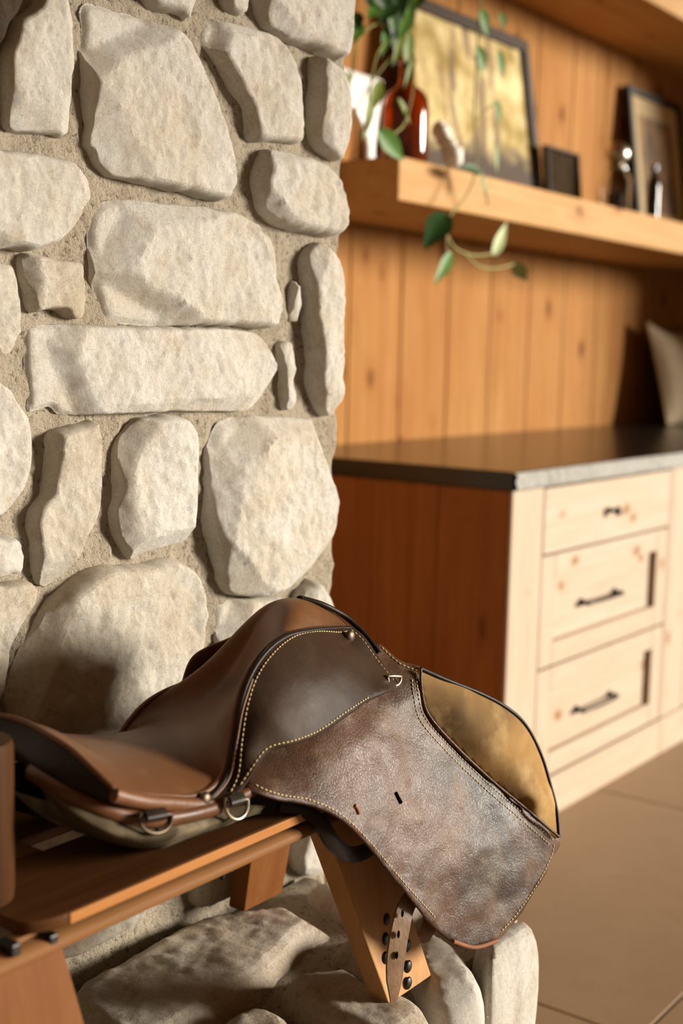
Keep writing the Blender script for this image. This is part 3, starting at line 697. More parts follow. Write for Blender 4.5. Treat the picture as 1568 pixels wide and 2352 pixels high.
def sheet(name, outline, surf, th, mat, parent, step=9.0, n=6, wr=None, edge_round=True, sharp=False):
    """leather panel: outline in reference px, depth from surf, thickness th"""
    O2 = np.array(outline, float)[:, :2]
    P2 = resample(spline(O2, n, True) if not sharp else O2, step*0.8, True)
    P, F = fill(P2, step)
    Ys = surf(P); V = np.array([WY(a, b, y_) for (a, b), y_ in zip(P, Ys)])
    if wr is not None: V = np.array([v_+wr(v_) for v_ in V])
    # normals
    N_ = np.zeros_like(V)
    for f_ in F:
        a, b, c = V[f_[0]], V[f_[1]], V[f_[2]]; m_ = np.cross(b-a, c-a)
        for i in f_: N_[i] += m_
    N_ /= np.linalg.norm(N_, axis=1)[:, None]+1e-12
    if np.mean(N_@np.array([0.3, 1.0, 0])) > 0: F = [f_[::-1] for f_ in F]; N_ = -N_
    L = bnd_loop(F); m = len(V)
    Bk = V-N_*th
    Vs = [tuple(q) for q in V]+[tuple(q) for q in Bk]
    Fs = list(F)+[[i+m for i in f_[::-1]] for f_ in F]
    mid = {}
    C0 = V.mean(0)
    for j, i in enumerate(L):
        a, b = V[L[j-1]], V[L[(j+1) % len(L)]]; t_ = b-a; t_ /= np.linalg.norm(t_)+1e-12
        out = np.cross(t_, N_[i]); mid[i] = len(Vs); Vs.append(tuple(V[i]-N_[i]*th*0.5+out*th*0.45))
    for j, i in enumerate(L):
        k = L[(j+1) % len(L)]
        Fs.append([i, mid[i], mid[k], k]); Fs.append([mid[i], i+m, k+m, mid[k]])
    return mk(name, Vs, Fs, mat, parent, True)
orn = [(748, 96, 2.262), (800, 112, 2.26), (845, 128, 2.26), (880, 141, 2.26), (876, 190, 2.25), (868, 245, 2.24), (862, 300, 2.23), (864, 352, 2.22), (846, 350, 2.22), (848, 300, 2.23), (840, 252, 2.24), (806, 184, 2.25), (760, 150, 2.255)]
wo = sheet('white_ornament', orn, Surf(orn), 0.014, MAT['white'], None, 8, n=3)
zs_ = min((v_.co.z for v_ in wo.data.vertices)); wo.location.z = SZ1+0.0005
setp(wo, 'flat white ornament tapering downward between the chimney and amber bottle', 'ornament')
# driftwood
pts = [WY(a, b, 1.985-0.02*k) for k, (a, b) in enumerate([(1000, 288), (1012, 296), (1018, 312), (1028, 330), (1040, 352), (1046, 372)])]
p = resample(spline(pts, 6), 0.006); rad = np.interp(np.linspace(0, 1, len(p)), [0, .08, .3, .6, .85, 1], [.012, .024, .020, .022, .028, .012])
rad = rad*(1+0.15*np.sin(np.arange(len(p))*1.3))
v, f = tube_data(p, rad, 12)
v2, f2 = tube_data([WY(1034, 352, 1.93), WY(1050, 347, 1.93), WY(1062, 338, 1.94)], [.010, .007, .003], 8)
v, f = join([(v, f), (v2, f2)]); zmin = min(q[2] for q in v); v = [(q[0], q[1], q[2]+SZ1-zmin) for q in v]
o = mk('driftwood', v, f, MAT['bone'], None, True); setp(o, 'bleached white driftwood branch leaning beside the amber bottle', 'driftwood')
# glass jar with ball lid
gx, gy = 4.505, 2.13
gj = thing('glass_jar', 'clear glass jar with a shiny ball stopper beside the sepia sketch', 'jar', (gx, gy, SZ1))
lathe('glass', [(0.060, 0), (0.066, 0.006), (0.066, 0.15), (0.058, 0.175), (0.040, 0.19), (0.040, 0.20), (0.036, 0.20), (0.036, 0.188), (0.054, 0.172), (0.062, 0.15), (0.062, 0.012), (0.002, 0.010)], (gx, gy, SZ1), MAT['clear'], gj)
prof = [(0.030, 0.190), (0.034, 0.202)]+[(0.045*math.sin(a), 0.247-0.045*math.cos(a)) for a in np.linspace(0.5, math.pi-0.02, 12)]
lathe('ball_stopper', prof, (gx, gy, SZ1), MAT['steel'], gj)
lathe('candle', [(0.030, 0.012), (0.031, 0.02), (0.031, 0.105), (0.028, 0.11), (0.002, 0.108)], (gx, gy, SZ1), MAT['frame_dark'], gj)
db = (4.545, 2.00)
o = lathe('dark_bottle', [(0.020, 0), (0.024, 0.003), (0.024, 0.13), (0.020, 0.155), (0.012, 0.17), (0.012, 0.195), (0.014, 0.196), (0.014, 0.204), (0.009, 0.204), (0.009, 0.14), (0.018, 0.12), (0.020, 0.10), (0.020, 0.008), (0.001, 0.006)], (db[0], db[1], SZ1), MAT['smoke'])
setp(o, 'slim dark glass bottle in front of the sepia sketch', 'bottle')
# cushion on the counter
def cushion():
    cu = thing('cushion', 'beige linen cushion leaning on the plank wall at right photo edge', 'cushion', (5.45, 2.24, ctz))
    G1, G2 = [], []
    n = 22; W_, H_ = 0.56, 0.44
    for i in range(n+1):
        r1, r2 = [], []
        for j in range(n+1):
            a, b = i/n*2-1, j/n*2-1
            pinch = 1-0.07*(1-abs(a)**2)*abs(b)**3-0.07*(1-abs(b)**2)*abs(a)**3
            th = 0.075*max(0, (1-a*a)*(1-b*b))**0.55
            th += 0.004*noise.fractal(Vector((a*2, b*2, 1)), 1, 2, 3)*(1-a*a)*(1-b*b)
            x_ = 5.47+a*W_/2*(1-0.07*(1-b*b)); t = (b+1)/2*H_*(1.0-0.10*(1-a*a)*max(0, b))
            y0, z0 = 2.17+t*0.26, ctz+0.008+t*0.96
            r1.append((x_, y0-th, z0+th*0.2)); r2.append((x_, y0+th*0.6, z0-th*0.1*0))
        G1.append(r1); G2.append(r2)
    v1, f1 = grid_data(G1); v2, f2 = grid_data(G2)
    v, f = join([(v1, f1), (v2, [q[::-1] for q in f2])])
    mk('cover', v, f, MAT['cloth'], cu, True)
    edge = [G1[i][0] for i in range(n+1)]+[G1[n][j] for j in range(1, n+1)]+[G1[i][n] for i in range(n-1, -1, -1)]+[G1[0][j] for j in range(n-1, 0, -1)]
    tube('welt', edge, 0.004, MAT['cloth'], cu, sides=6, closed=True)
cushion()

# ------------------------------------------------------------------ vines
def leaf(parent, base, tip, width, facing, mat, fold=0.35):
    B, T = np.array(base, float), np.array(tip, float); ax = T-B; L = np.linalg.norm(ax); ax /= L
    n = np.array(facing, float); n -= ax*(n@ax); n /= np.linalg.norm(n); s = np.cross(ax, n)
    ts = np.linspace(0, 1, 11); prof = [0.12, .62, .92, 1.0, .97, .88, .74, .57, .38, .19, .02]
    G = []
    for t, w in zip(ts, prof):
        row = []
        for k in (-1, -.5, 0, .5, 1):
            c = B+ax*L*(t-(0.07*abs(k) if t < .15 else 0))+s*width*0.5*w*k
            c = c+n*(fold*abs(k)*width*0.5*w*0.6-0.18*L*t*t*0.5+0.02*L)
            row.append(c)
        G.append(row)
    v, f = grid_data(G)
    V = [tuple(q) for q in v]+[tuple(np.array(q)-n*0.0006) for q in v]; m = len(v)
    F = f+[[i+m for i in q[::-1]] for q in f]
    return mk('leaf', V, F, mat, parent, True)
TOCAM = -CF
def vine(label, stems, leaves, Y):
    base = WY(*stems[0][-1][:2], stems[0][-1][2] if len(stems[0][-1]) > 2 else Y)
    vn = thing('trailing_vine', label, 'vine', base)
    for st in stems:
        p = [WY(a[0], a[1], a[2] if len(a) > 2 else Y) for a in st]
        tube('stem', resample(spline(p, 6), 0.006), 0.0028, MAT['stem'], vn, sides=7)
    for (b, t, w, m, tw, *yy) in leaves:
        y_ = yy[0] if yy else Y
        B = WY(b[0], b[1], y_); T = WY(t[0], t[1], y_-0.01)
        fc = TOCAM*math.cos(tw)+CR*math.sin(tw)+np.array([0, 0, .2])
        leaf(vn, B, T, w*0.00108*1.05, fc, MAT[m])
    return vn
# vine that hangs over the shelf front, right of the bottle
vine('trailing green vine hanging over the shelf front below the forest picture',
     [[(1105, -40, 1.90), (1100, 40, 1.90), (1096, 120, 1.88), (1090, 220, 1.87), (1090, 300, 1.86), (1094, 370, 1.85), (1085, 420, 1.84), (1060, 465, 1.84), (1030, 500, 1.84), (1026, 540, 1.84), (1025, 585, 1.84)],
      [(1026, 540, 1.84), (1045, 570, 1.84), (1085, 586, 1.84), (1130, 583, 1.84)],
      [(1070, 585, 1.84), (1100, 612, 1.84), (1140, 616, 1.84), (1182, 606, 1.84)],
      [(1092, 380, 1.85), (1106, 400, 1.84), (1114, 430, 1.84), (1120, 470, 1.84)],
      [(1090, 280, 1.87), (1120, 250, 1.87), (1142, 232, 1.87)]],
     [((1022, 496), (976, 568), 62, 'leaf_d', .1), ((1132, 582), (1168, 508), 34, 'leaf_p', .8), ((1183, 604), (1210, 648), 40, 'leaf_p', -.5),
      ((1034, 584), (1000, 652), 32, 'leaf', .7), ((1100, 396), (1062, 378), 26, 'leaf_d', .6), ((1104, 400), (1116, 452), 16, 'leaf', .9),
      ((1104, 25), (1122, 85), 36, 'leaf', .5, 1.89), ((1150, 30), (1158, 68), 24, 'leaf', .6, 1.89), ((1096, 110), (1116, 165), 34, 'leaf', .4, 1.88),
      ((1145, 120), (1156, 185), 26, 'leaf', .6, 1.88), ((1140, 232), (1148, 290), 22, 'leaf', .7, 1.87), ((1134, 330), (1144, 396), 22, 'leaf_y', .8, 1.86),
      ((1090, 130), (1108, 180), 30, 'leaf_y', .9, 1.89)], 1.84)
# cuttings standing in the bottle
nb_ = (931, 150)
st = [[(931, 330, 1.995), (930, 160, 1.995), (925, 90, 1.98), (905, 20, 1.96), (890, -40, 1.95)],
      [(933, 330, 1.995), (932, 150, 1.995), (940, 70, 1.98), (935, -20, 1.96), (940, -60, 1.95)],
      [(928, 330, 1.995), (929, 150, 1.995), (900, 95, 1.96), (868, 120, 1.93), (850, 200, 1.90), (842, 300, 1.88)],
      [(934, 330, 1.995), (933, 150, 1.995), (950, 120, 1.95), (948, 200, 1.92), (930, 280, 1.90), (900, 310, 1.885)],
      [(928, 300, 1.995), (928, 150, 1.995), (880, 60, 1.97), (840, 70, 1.95), (815, 110, 1.93), (808, 180, 1.90)]]
lv = [((872, 302), (932, 372), 44, 'leaf', -.2, 1.88), ((872, 190), (850, 262), 30, 'leaf_y', .6, 1.90), ((850, 230), (838, 322), 26, 'leaf_y', .9, 1.89),
      ((935, 70), (938, 170), 36, 'leaf_y', .7, 1.95), ((905, 0), (872, 50), 46, 'leaf_d', .3, 1.93), ((880, -10), (905, 60), 42, 'leaf', .5, 1.94),
      ((930, -10), (950, 70), 36, 'leaf', .3, 1.95), ((850, 10), (858, -60), 40, 'leaf_d', .4, 1.94), ((818, 30), (822, 70), 30, 'leaf_d', .2, 1.93),
      ((890, 60), (878, 130), 26, 'leaf', .6, 1.95), ((948, 140), (930, 205), 22, 'leaf_y', .8, 1.94), ((915, 230), (945, 285), 20, 'leaf_y', .9, 1.915),
      ((900, 90), (925, 130), 30, 'leaf_d', .4, 1.96), ((910, -30), (925, 45), 44, 'leaf_d', .2, 1.92), ((870, 10), (845, 40), 36, 'leaf', .4, 1.92), ((940, 30), (915, 90), 34, 'leaf', .5, 1.93), ((895, 20), (912, 105), 34, 'leaf_d', .6, 1.94), ((860, -30), (885, 20), 40, 'leaf_d', .3, 1.91), ((828, 55), (812, 95), 28, 'leaf', .4, 1.93), ((925, 60), (905, 150), 26, 'leaf_y', .7, 1.94), ((965, -20), (955, 20), 34, 'leaf', .2, 1.94), ((796, 165), (804, 215), 16, 'leaf_y', .8, 1.90)]
vine('bushy vine cuttings with yellow green leaves growing out of amber bottle', st, lv, 1.9)
vine('single vine strand from the bottle dropping behind the chimney edge',
     [[(929, 300, 1.995), (929, 150, 1.995), (925, 118, 2.00), (890, 140, 2.02), (830, 230, 2.05), (782, 360, 2.08), (772, 500, 2.09), (762, 700, 2.095), (750, 880, 2.10), (742, 958, 2.10)]],
     [((740, 952), (774, 1026), 34, 'leaf', .3, 2.09), ((760, 700), (730, 790), 36, 'leaf', .2, 2.09)], 2.09)

# ================================================================== BENCH
BZ = 0.700; BY0, BY1 = 0.872, 1.165; BXL, BXR = 0.50, 1.40
bench = thing('wooden_bench', 'low brown wooden bench with splayed legs standing on the hearth', 'bench', (1.0, 1.02, HZ))
GAPX = 0.852; SXL = 0.722
def prism(name, poly, z0, z1, mat, parent, bev=0.003):
    bm = bmesh.new(); vs_ = [bm.verts.new((a, b, z0)) for a, b in poly]; fc = bm.faces.new(vs_)
    r = bmesh.ops.extrude_face_region(bm, geom=[fc])
    for q in r['geom']:
        if isinstance(q, bmesh.types.BMVert): q.co.z = z1
    bmesh.ops.recalc_face_normals(bm, faces=bm.faces[:])
    eds = [e for e in bm.edges if abs(e.verts[0].co.z-e.verts[1].co.z) < 1e-6]
    bmesh.ops.bevel(bm, geom=eds, offset=bev, segments=2, affect='EDGES', profile=0.5)
    d = bm_data(bm); bm.free(); return mk(name, d[0], d[1], mat, parent, True, 18)
cor = [(SXL+0.045-0.045*math.cos(a), BY0+0.030-0.030*math.sin(a)) for a in np.linspace(0, math.pi/2, 8)]
prism('seat_board', cor+[(BXR, BY0), (BXR, 1.008), (SXL, 1.008)], BZ-0.0125, BZ, MAT['bench'], bench)
sb_ = box('edge_band', SXL+0.045, BXR-0.002, BY0-0.0012, BY0+0.004, BZ-0.0115, BZ-0.0008, MAT['bench_edge'], bench, 0.0012, 2); sb_['label'] = 'worn front edge toned lighter as if sunlit'
box('seat_board', SXL, BXR, 1.047, BY1, BZ-0.0125, BZ, MAT['bench'], bench, 0.003, 2)
box('seat_cleat', SXL+0.002, GAPX, 1.008, 1.047, BZ-0.0125, BZ-0.0005, MAT['bench_dark'], bench, 0.002, 2)
# front rail: moulded apron under the seat edge
prof = [(0.006, 0.0), (0.005, -0.004), (-0.003, -0.005), (-0.009, -0.008), (-0.0115, -0.013), (-0.010, -0.018), (-0.004, -0.022), (0.004, -0.023), (0.018, -0.023), (0.018, 0.0)]
v, f = [], []
xs = np.linspace(BXL, BXR, 40)
for x_ in xs:
    for (a, b) in prof: v.append((x_, BY0+0.010+a, BZ-0.0135+b))
m = len(prof)
for i in range(len(xs)-1):
    for k in range(m): f.append([i*m+k, i*m+(k+1) % m, (i+1)*m+(k+1) % m, (i+1)*m+k])
f.append(list(range(m))[::-1]); f.append([(len(xs)-1)*m+k for k in range(m)])
mk('front_rail', v, [q[::-1] for q in f], MAT['bench_rail'], bench, True, 50)
box('back_rail', BXL, BXR, BY1-0.03, BY1-0.008, BZ-0.040, BZ-0.0135, MAT['bench_dark'], bench, 0.003, 2)
# legs (boards splayed outwards)
def leg(p_top, p_bot, th, w_top, w_bot, zt, zb, mat):
    (xt, yt), (xb, yb) = p_top, p_bot
    return hexa('leg', [(xb, yb, zb), (xb+w_bot, yb, zb), (xb+w_bot, yb+th, zb), (xb, yb+th, zb), (xt, yt, zt), (xt+w_top, yt, zt), (xt+w_top, yt+th, zt), (xt, yt+th, zt)], mat, bench, 0.002)
fl_top = WY(772+50, 1900, 0.872)
legR = leg((1.168, 0.886), (1.252, 0.842), 0.030, 0.105, 0.096, BZ-0.0345, HZ+0.002, MAT['bench_leg'])
leg((0.58, 0.886), (0.53, 0.842), 0.030, 0.190, 0.285, BZ-0.0345, HZ+0.002, MAT['bench_red'])
leg((1.292, 1.080), (1.335, 1.150), 0.030, 0.10, 0.085, BZ-0.0135, HZ+0.004, MAT['bench_red'])
leg((0.58, 1.110), (0.53, 1.150), 0.030, 0.175, 0.20, BZ-0.0135, HZ+0.004, MAT['bench_leg'])
# pegs
def ball(name, c, r, mat, parent, sq=(1, 1, 1)):
    bm = bmesh.new(); bmesh.ops.create_uvsphere(bm, u_segments=14, v_segments=9, radius=1)
    v = [(c[0]+q.co.x*r*sq[0], c[1]+q.co.y*r*sq[1], c[2]+q.co.z*r*sq[2]) for q in bm.verts]
    bm.verts.ensure_lookup_table(); f = [[w.index for w in q.verts] for q in bm.faces]; bm.free()
    return mk(name, v, f, mat, parent, True)
for (a, b) in ((887, 2113), (885, 2157), (886, 2200), (935, 2172), (937, 2220), (937, 2258)):
    t = (b-2000)/300
    w = WY(a, b, 0.850); yy = 0.842+(w[2]-HZ)/(BZ-0.0345-HZ)*0.044
    w = WY(a, b, yy-0.001); ball('stud', w, 0.0075, MAT['black'], bench, (1, 0.45, 1.1))
for (a, b) in ((122, 2160), (35, 2182)):
    w = WY(a, b, BY0+0.002); box('peg', w[0]-0.0055, w[0]+0.0055, w[1]-0.002, w[1]+0.02, w[2]-0.006, w[2]+0.006, MAT['black'], bench, 0.002, 2)
for (a, b) in ((505, 2000), (525, 1985)):
    w = WY(a, b, 1.12); tube('strut_pin', [(w[0], w[1], w[2]+0.04), (w[0]+0.004, w[1], w[2]-0.012)], [0.008, 0.004], MAT['black'], bench, sides=8)
# end post
pc = (0.733, 0.965)
lathe('end_post', [(0.036, 0.0), (0.037, 0.01), (0.037, 0.145), (0.035, 0.152), (0.001, 0.153)], (pc[0], pc[1], BZ), M_wood('shadowed post wood', (0.060, 0.024, 0.008), (0.040, 0.015, 0.005), (0.02, 0.008, 0.003), 'Z', 0.55, 0.1, spec=0.05), bench, 24)  # post colour darkened to hold the saddle's shadow

# ================================================================== SADDLE
YC = 0.985
def YCX(x_): return 1.03-(np.clip(x_, 0.78, 1.30)-0.78)*0.11
saddle = thing('english_saddle', 'worn brown leather english saddle resting on the wooden bench', 'saddle', (1.1, YC, BZ))
def stitches(parent, path_px, surf, off=0.0012, pitch=0.0056, length=0.0038, r=0.00085, name='stitching', wr=None):
    # the thread lies on the leather: find the panel's own surface along the seam line
    P = spline(path_px, 8); me = parent.data; w0 = WLOC[parent.name]
    bv = BVHTree.FromPolygons([tuple(np.array(q.co)+w0) for q in me.vertices], [tuple(q.vertices) for q in me.polygons])
    W = []
    for a, b in P:
        d = ray(a, b); d = d/np.linalg.norm(d); h = bv.ray_cast(Vector(EYE), Vector(d))
        if h[0] is not None: W.append(np.array(h[0])-d*0.0007)
    W = np.array(W)
    W = resample(W, pitch); ds = []
    for i in range(len(W)-1):
        t = W[i+1]-W[i]; t /= np.linalg.norm(t)+1e-12
        s = np.cross(t, [0, 1, 0]); s /= np.linalg.norm(s)+1e-12; n_ = np.cross(t, s)
        a, b = W[i], W[i]+t*length; V = []
        for q, k in ((a, .5), (a+t*length*.2, 1), (b-t*length*.2, 1), (b, .5)):
            for (u1, u2) in ((1, 0), (0, 1), (-1, 0), (0, -1)): V.append(q+(s*u1+n_*u2)*r*k)
        F = [[k*4+j, k*4+(j+1) % 4, (k+1)*4+(j+1) % 4, (k+1)*4+j] for k in range(3) for j in range(4)]+[[3, 2, 1, 0], [12, 13, 14, 15]]
        ds.append((V, F))
    v, f = join(ds); o = mk(name, v, f, MAT['thread'], parent, True); o['label'] = 'cream thread stitching'; return o
def welt(parent, path, surf, r, mat, off=0.0, name='welt', wy=None):
    P = spline(path, 8)
    if wy is None: W = np.array([WY(a, b, float(surf([(a, b)])[0])-off) for a, b in P[:, :2]])
    else: W = np.array([WY(a, b, y_-off) for a, b, y_ in P])
    return tube(name, resample(W, 0.004), r, mat, parent, sides=8)
def mirror(o, parent, name=None, mat=None, k=1.0, lift=False):
    me = o.data.copy(); w = WLOC[o.name]
    P = np.array([v_.co for v_ in me.vertices])+w
    P[:, 1] = YCX(P[:, 0])+(YCX(P[:, 0])-P[:, 1])*k
    if lift: # the off side is pushed up by the bench
        z0, z1 = P[:, 2].min(), P[:, 2].max(); zb = BZ+0.010
        P[:, 2] = zb+(P[:, 2]-z0)/(z1-z0)*(0.785-zb)
        P[:, 1] = np.minimum(P[:, 1], 1.14)
    c0 = np.array([(P[:, 0].min()+P[:, 0].max())/2, (P[:, 1].min()+P[:, 1].max())/2, P[:, 2].min()])
    for v_, p_ in zip(me.vertices, P): v_.co = Vector(p_-c0)
    me.flip_normals()
    c = bpy.data.objects.new(name or o.name.split('.')[0], me); COL.objects.link(c); place(c, c0, parent); return c

# ---- seat: loft between near edge, centre line and far edge
near = spline([(262, 1812, .872), (330, 1826, .873), (400, 1830, .878), (452, 1826, .884), (490, 1806, .888), (514, 1770, .891), (528, 1700, .894), (540, 1630, .898), (562, 1560, .904), (600, 1500, .913), (650, 1462, .922), (710, 1446, .929), (760, 1442, .934), (806, 1446, .938)], 6)
near = np.array([WY(a, b, c) for a, b, c in near])
cant = spline([(262, 1812, .872), (215, 1768, .893), (165, 1722, .925), (115, 1690, .955), (70, 1664, .985), (25, 1648, 1.010), (-15, 1642, 1.03)], 6)
cant = np.array([WY(a, b, c) for a, b, c in cant])
tipc = cant[-1]
NS, NT = 70, 23
nearR = resample(near, np.sum(np.linalg.norm(np.diff(near, axis=0), axis=1))/NS)[:NS+1]
# centre line (world x,z) from cantle to pommel
cz = spline([(tipc[0], tipc[2]), (tipc[0]+.035, tipc[2]-.014), (.849, .824), (.923, .802), (.999, .793), (1.054, .801), (1.107, .828), (1.144, .864), (1.170, .898), (1.198, .915), (1.236, .913), (1.285, .893), (1.325, .868)], 8)
czR = resample(np.c_[cz, np.zeros(len(cz))], np.sum(np.linalg.norm(np.diff(cz, axis=0), axis=1))/NS)[:NS+1]
cantR = resample(cant, np.sum(np.linalg.norm(np.diff(cant, axis=0), axis=1))/(NT-1))[:NT]
def seat_half(kw, dz):
    B = np.zeros((NS+1, NT, 3))
    for i in range(NS+1):
        s = i/NS; N0 = nearR[min(i, len(nearR)-1)].copy(); cx_, cz_ = czR[min(i, len(czR)-1)][:2]; yc = float(YCX(cx_))
        C0 = np.array([cx_, yc, cz_]); N0[1] = yc+(N0[1]-yc)*kw; N0[2] -= dz*min(1, s*1.6)
        q = np.interp(s, [0, .25, .5, .75, 1], [1.8, 2.2, 2.3, 2.2, 2.0])
        for j in range(NT):
            a = 1-j/(NT-1)
            B[i, j] = (C0[0]+(N0[0]-C0[0])*a**1.2, C0[1]+(N0[1]-C0[1])*a**0.9, C0[2]+(N0[2]-C0[2])*a**q)
    cc = np.array([cantR[min(j, len(cantR)-1)] for j in range(NT)]); cc[:, 1] = 1.03+(cc[:, 1]-1.03)*kw
    for i in range(NS+1):
        s = i/NS
        if s < 0.45: B[i] += (cc-B[0])*((1-s/0.45)**2.2) if i else 0
    B[0] = cc
    return B
G = seat_half(1.0, 0.0)
far = seat_half(0.62, 0.060)[:, ::-1][:, 1:].copy()
for i in range(NS+1):
    yc = G[i, -1, 1]; far[i, :, 1] = 2*yc-far[i, :, 1]; d_ = G[i, -1]-np.array([far[i, 0, 0], yc, far[i, 0, 2]])
full = np.concatenate([G, far], axis=1)
v, f = grid_data(full); seat = mk('seat', v, [q[::-1] for q in f], MAT['seat'], saddle, True); seat['label'] = 'smooth brown leather seat'
# rolled rim along the cantle and seat edge
rim = list(map(tuple, cant[::-1]))+list(map(tuple, near[1:]))
tube('rim_welt', resample(np.array(rim), 0.005), 0.0032, MAT['seat'], seat, sides=8)
tube('rim_welt', resample(np.vstack([full[0, NT-1:], full[1:, -1]]), 0.005), 0.0032, MAT['seat'], seat, sides=8)
# ---- cantle back: from rim to gusset line
def loft(curves, n=40):
    R = []
    for c in curves:
        c = np.array(c, float); L = np.r_[0, np.cumsum(np.linalg.norm(np.diff(c, axis=0), axis=1))]
        s = np.linspace(0, L[-1], n); R.append(np.stack([np.interp(s, L, c[:, k]) for k in range(3)], 1))
    R = np.array(R); out = []
    for j in range(n): out.append(spline(R[:, j], 5))
    return np.array(out)
def wpx(l, n=6): return np.array([WY(a, b, c) for a, b, c in spline(l, n)])
cb0 = np.array(list(cant[::-1])+list(wpx([(262, 1812, .872), (330, 1828, .873), (400, 1833, .878), (470, 1832, .886)])[1:]))
cb1 = wpx([(-20, 1690, 1.03), (40, 1720, .985), (110, 1765, .935), (180, 1806, .90), (250, 1836, .878), (330, 1848, .873), (410, 1850, .876), (480, 1846, .884)])
cb2 = wpx([(-10, 1720, 1.03), (40, 1745, .99), (95, 1785, .945), (160, 1825, .912), (240, 1856, .893), (330, 1872, .885), (420, 1868, .887), (490, 1852, .892)])
Gb = loft([cb0, cb1, cb2]); v, f = grid_data(Gb); cb = mk('cantle_back', v, f, MAT['dark_leather'], saddle, True); mirror(cb, saddle)
# piping strip with loops
pip = [(72, 1772, .962), (110, 1798, .935), (160, 1830, .908), (230, 1860, .887), (300, 1878, .876), (360, 1884, .872), (430, 1874, .872), (490, 1858, .876), (540, 1836, .882), (585, 1812, .888)]
pw = wpx(pip); pp = tube('piping', resample(pw, 0.004), 0.0072, MAT['piping'], saddle, sides=10, flat=1.25); mirror(pp, saddle)
# ---- flocked panel (the cushion that rests on the bench)
pa0 = wpx([(76, 1778, .958), (110, 1804, .932), (160, 1838, .906), (230, 1868, .888), (300, 1886, .878), (360, 1892, .875), (430, 1884, .875), (500, 1866, .880), (560, 1850, .884), (610, 1850, .890)])
pa1 = wpx([(84, 1796, .952), (115, 1828, .925), (165, 1870, .896), (235, 1908, .876), (310, 1926, .868), (370, 1926, .868), (440, 1912, .870), (505, 1892, .876), (560, 1872, .884), (600, 1862, .892)])
pa2 = wpx([(110, 1838, .950), (145, 1866, .930), (190, 1902, .912), (255, 1935, .905), (330, 1950, .912), (390, 1952, .915), (450, 1940, .912), (505, 1920, .910), (550, 1895, .910), (590, 1870, .905)])
pa3 = pa2.copy(); pa3[:, 1] += 0.06; pa3[:, 2] = np.maximum(pa3[:, 2]-0.002, BZ+0.004)
for A_ in (pa1, pa2, pa3): A_[:, 2] = np.maximum(A_[:, 2], BZ+0.002)
Gp = loft([pa0, pa1, pa2, pa3], 60)
for i in range(Gp.shape[0]):
    for j in range(Gp.shape[1]):
        q = Vector(Gp[i, j]); Gp[i, j] += np.array([0, -1, 0.2])*0.003*noise.fractal(q*30, 1, 2, 3)
v, f = grid_data(Gp); pn = mk('panel', v, f, MAT['felt'], saddle, True); pn['label'] = 'grey brown flocked underside panel'; mirror(pn, saddle, k=0.6)
# ---- front gullet / pommel arch body under the seat so nothing is open
def body():
    G = []
    for x_, zt, zb, hw in ((0.86, .79, .735, .06), (0.95, .77, .725, .08), (1.05, .775, .725, .075), (1.13, .80, .73, .07), (1.20, .855, .74, .065), (1.27, .865, .76, .05), (1.31, .845, .78, .035)):
        row = []
        for k in range(17):
            a = math.pi*k/16; row.append((x_, float(YCX(x_))-hw*math.cos(a), zb+(zt-zb)*math.sin(a)**0.8))
        G.append(row)
    v, f = grid_data(np.array([spline(np.array(G)[:, j], 4) for j in range(17)])); return v, f
v, f = body(); mk('tree', v, f, MAT['dark_leather'], saddle, True)

# ---- flap
flap_o = [(566, 1804, 0.884), (600, 1735, 0.9021), (700, 1640, 0.901), (810, 1560, 0.9017), (858, 1496, 0.917), (874, 1480, 0.917), (920, 1518, 0.897), (966, 1534, 0.8786), (968, 1580, 0.868), (984, 1640, 0.858), (1048, 1714, 0.8406), (1128, 1790, 0.816), (1205, 1855, 0.79), (1281, 1922, 0.765), (1276, 1962, 0.764), (1240, 2032, 0.766), (1190, 2110, 0.77), (1142, 2158, 0.775), (1090, 2174, 0.78), (1040, 2160, 0.786), (978, 2106, 0.796), (900, 2006, 0.811), (838, 1934, 0.823), (776, 1876, 0.837), (708, 1846, 0.851), (640, 1834, 0.863), (594, 1820, 0.872)]
fs = Surf(flap_o+[(900, 1800, .835), (1000, 1950, .808), (820, 1700, .861), (1080, 2040, .791), (960, 1680, .856)])
def flap_wr(p):
    q = Vector(p); return np.array([0, -1, 0])*(0.004*noise.fractal(q*11, 1, 2, 2)+0.0012*noise.fractal(q*40, 1, 2, 3))
class Off:
    def __init__(s, b, k): s.b = b; s.k = k
    def __call__(s, q): return s.b(q)+s.k
flap = sheet('flap', flap_o, fs, 0.0038, MAT['flap'], saddle, 9, wr=flap_wr); flap['label'] = 'large creased dark brown flap with worn grey patches'
stitches(flap, [(586, 1802), (610, 1814), (648, 1826), (714, 1838), (782, 1870), (846, 1930), (906, 2002), (962, 2066), (1000, 2108)], fs, 0.0006, wr=flap_wr)
stitches(flap, [(876, 1486), (918, 1524), (962, 1541)], fs, 0.0006, wr=flap_wr)
stitches(flap, [(956, 1545), (960, 1590), (976, 1648), (1040, 1722), (1120, 1799), (1196, 1864), (1272, 1931)], fs, 0.0006, wr=flap_wr)
stitches(flap, [(946, 1560), (950, 1598), (966, 1656), (1030, 1731), (1110, 1808), (1188, 1875), (1262, 1940)], fs, 0.0006, wr=flap_wr)
stitches(flap, [(1272, 1940), (1262, 1975), (1230, 2036), (1184, 2102), (1150, 2140)], fs, 0.0006, wr=flap_wr)
ed = [(900, 2008), (978, 2108), (1040, 2162), (1090, 2176), (1142, 2160)]
raw = welt(flap, ed[2:], fs, 0.0028, MAT['raw'], 0.0, 'raw_edge')
